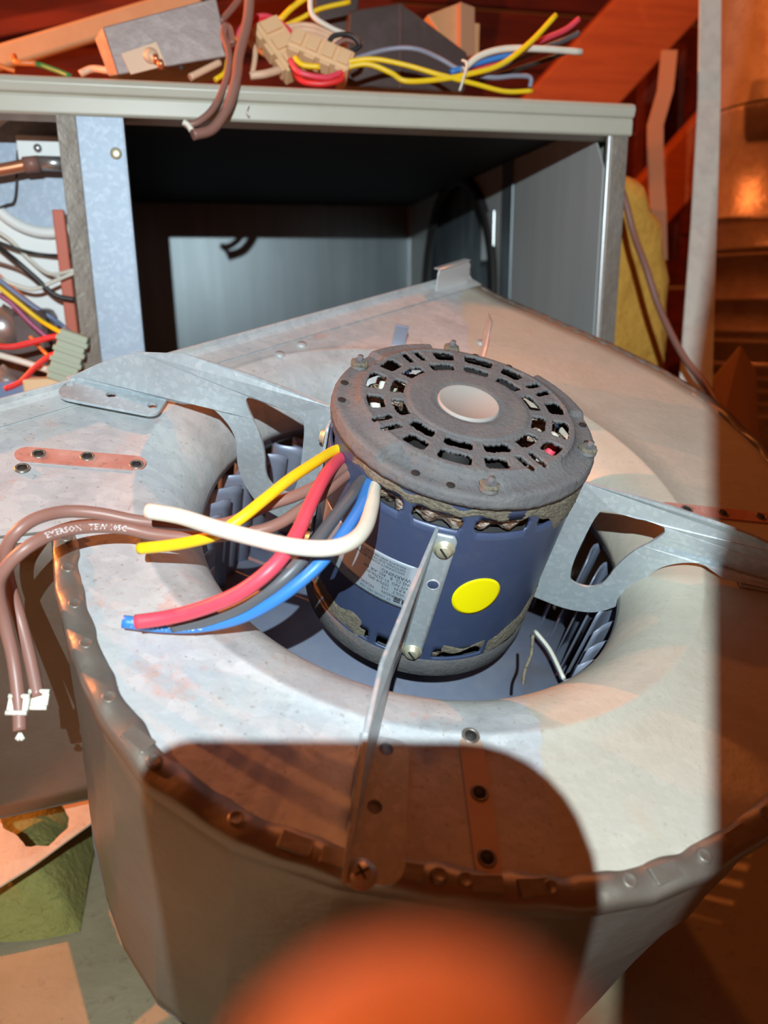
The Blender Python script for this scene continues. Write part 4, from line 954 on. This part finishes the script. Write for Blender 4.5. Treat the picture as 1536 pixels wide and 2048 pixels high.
BLUE = lead([(738, 966, .038), (722, 1010, .044), (695, 1055, .048), (655, 1110, .048), (610, 1155, .042), (550, 1200, .032), (480, 1235, .020), (400, 1252, .011), (320, 1252, .008), (246, 1243, .008)], .0028, 'blue', 'blue lead')
lead([(750, 972, .038), (744, 1010, .045), (730, 1055, .052), (700, 1085, .056), (650, 1097, .058), (580, 1092, .056), (500, 1074, .054), (430, 1055, .050), (360, 1033, .046), (296, 1022, .043)], .0034, 'white', 'thick off-white lead')
sh = Vector((MU, 0, .0578))
for (px_, py_, w_), key in (((278, 1097, .022), 'yellow'),):
    p = onp(px_, py_, w_) - sh; q = onp(px_ - 4, py_, w_) - sh; MB().tube([p, q], .0012, 8).build('copper_end', M['copper'], mo)
def print_on_lead(P, r, s, size, start, mt, par):
    S = spline(P, 7); acc = [0]
    for a, b_ in zip(S, S[1:]): acc.append(acc[-1] + (b_ - a).length)
    cu = bpy.data.curves.new('print', 'FONT'); cu.body = s; cu.size = size; cu.resolution_u = 1
    ob = bpy.data.objects.new('print', cu); C.objects.link(ob)
    me = bpy.data.meshes.new_from_object(ob.evaluated_get(bpy.context.evaluated_depsgraph_get())); bpy.data.objects.remove(ob)
    eye = Vector((-.072, -.342, .264)) - Vector((MU, 0, .0578))
    for v in me.vertices:
        d = start - v.co.x if S[0].x > S[-1].x else start + v.co.x; d = max(0, min(acc[-1] - 1e-5, d)); k_ = max(i for i in range(len(acc)) if acc[i] <= d); k_ = min(k_, len(S) - 2)
        p = S[k_].lerp(S[k_ + 1], (d - acc[k_]) / max(acc[k_ + 1] - acc[k_], 1e-9)); tg = (S[k_] - S[k_ + 1]).normalized(); nr = (Vector((0, -.75, .66))); nr = (nr - tg * nr.dot(tg)).normalized(); sd = nr.cross(tg)
        a = (v.co.y - size * .35) / r; v.co = p + (nr * math.cos(a) + sd * math.sin(a)) * (r * 1.02)
    me.materials.append(mt); o = bpy.data.objects.new('print', me); C.objects.link(o); o.parent = par; return o
print_on_lead(BLUE, .0028, '10299   18   AWM   105C', .0042, .185, M['white_ink'], mo)
print_on_lead(BRN, .0028, 'EMERSON   TEW 105C', .0036, .165, M['white_ink'], mo)
# crimp terminals on the brown leads
for pts, nm in (([(37, 1410, -.0265), (30, 1412, -.0265)], 0), ([(77, 1400, -.028), (72, 1412, -.03)], 1)):
    p = onp(*pts[0]) - sh; m = frame(p, (1, .1, 0), (0, -.4, .9))
    MB().box((-.0042, -.0034, -.0012), (.0042, .0034, .0012), m).build('crimp_terminal', W_['white'], mo, .0005)
    MB().tube([m @ Vector((-.0042, .0034, .001)), m @ Vector((.0042, .0034, .001))], .0011, 8).build('terminal_curl', W_['white'], mo)
    MB().tube([m @ Vector((-.0042, -.0034, .001)), m @ Vector((.0042, -.0034, .001))], .0011, 8).build('terminal_curl', W_['white'], mo)
p = onp(40, 1466, -.032) - sh
for k in range(5):
    a = k - 2; MB().tube([p, onp(40 + a * 4, 1478 + 3 * (k % 2), -.034) - sh], .0007, 6).build('strand', W_['white'], mo)
# hanging thread of lint and a stray twig
o = MB().tube([onp(1066, 1270, -.02) - sh, onp(1062, 1310, -.03) - sh, onp(1050, 1340, -.035) - sh, onp(1046, 1368, -.04) - sh], .0009, 6).build('lint_string', M['dust'], mo)
o = MB().tube([BM @ onp(1070, 1262, -.10), BM @ onp(1100, 1300, -.10), BM @ onp(1128, 1358, -.10)], .0014, 6).build('twig', W_['white']); tag(o, 'pale twig lying on the wheel disc right of the motor', 'twig')

# ================================================================== THE PHOTOGRAPHER'S HAND AND PHONE
def camw(v): return CAMM @ Vector(v)
ph = thing('smartphone', 'dark smartphone held by the photographer, out of frame', 'phone', CAMM @ T(-.002, -.06, .007))
pts = []
def corner(cx_, cy_, r, a0_):
    return [Vector((cx_ + r * math.cos(math.radians(a0_ + 90 * k / 8)), cy_ + r * math.sin(math.radians(a0_ + 90 * k / 8)), .0035)) for k in range(9)]
X0, X1, Y1, Y0 = -.047, .0375, .0150, -.145
pts = corner(X1 - .024, Y1 - .024, .024, 0) + corner(X0 + .010, Y1 - .010, .010, 90) + corner(X0 + .010, Y0 + .010, .010, 180) + corner(X1 - .010, Y0 + .010, .010, 270)
mbp = MB().prism(pts, (0, 0, .008)); o = mbp.build('phone_body', M['phone'], ph, .001); o.data.transform(T(.002, .06, -.007))
# hand: skin-modifier body with five fingers, index fingertip reaching over the lens side
pe = thing('person', 'blurred fingertip at the bottom edge, of a person holding a phone', 'person', CAMM @ T(.01, -.11, .01))
SK = {}
verts = []; edges = []; rad = []
def sv(p, r): verts.append(Vector(p) - Vector((.01, -.11, .01))); rad.append(r); return len(verts) - 1
wr = sv((.004, -.215, .045), .026); pa = sv((.018, -.165, .034), .030); pk = sv((.014, -.120, .022), .026)
fa0 = sv((-.03, -.30, .07), .030); edges += [(wr, pa), (pa, pk), (wr, fa0)]; fa1 = sv((-.09, -.42, .11), .036); edges.append((fa0, fa1))
def finger(root, pts_, rs):
    prev = root
    for p, r in zip(pts_, rs): k_ = sv(p, r); edges.append((prev, k_)); prev = k_
finger(pk, [(.010, -.092, -.004), (.006, -.064, -.020), (.0028, -.040, -.0275), (.0014, -.0225, -.0245), (.0010, -.0146, -.0240)], [.0092, .0086, .0080, .0077, .0070])
finger(pk, [(-.010, -.105, -.004), (-.026, -.098, -.018), (-.036, -.086, -.020), (-.042, -.078, -.016)], [.0098, .0090, .0082, .0074])
finger(pa, [(-.006, -.135, -.002), (-.024, -.128, -.016), (-.036, -.118, -.018), (-.044, -.110, -.014)], [.0095, .0088, .0080, .0072])
finger(pa, [(-.002, -.160, .004), (-.020, -.155, -.008), (-.032, -.147, -.010), (-.040, -.140, -.006)], [.0085, .0078, .0070, .0064])
finger(pa, [(.050, -.135, .020), (.054, -.110, .010), (.050, -.085, .006), (.044, -.066, .004)], [.0120, .0105, .0095, .0085])
me = bpy.data.meshes.new('hand'); me.from_pydata([tuple(v) for v in verts], edges, []); ho = bpy.data.objects.new('hand', me); C.objects.link(ho); ho.parent = pe; me.materials.append(M['skin'])
sm_ = ho.modifiers.new('skin', 'SKIN')
for i, r in enumerate(rad): me.skin_vertices[0].data[i].radius = (r, r)
me.skin_vertices[0].data[1].use_root = True
sb = ho.modifiers.new('smooth', 'SUBSURF'); sb.levels = 2; sb.render_levels = 2
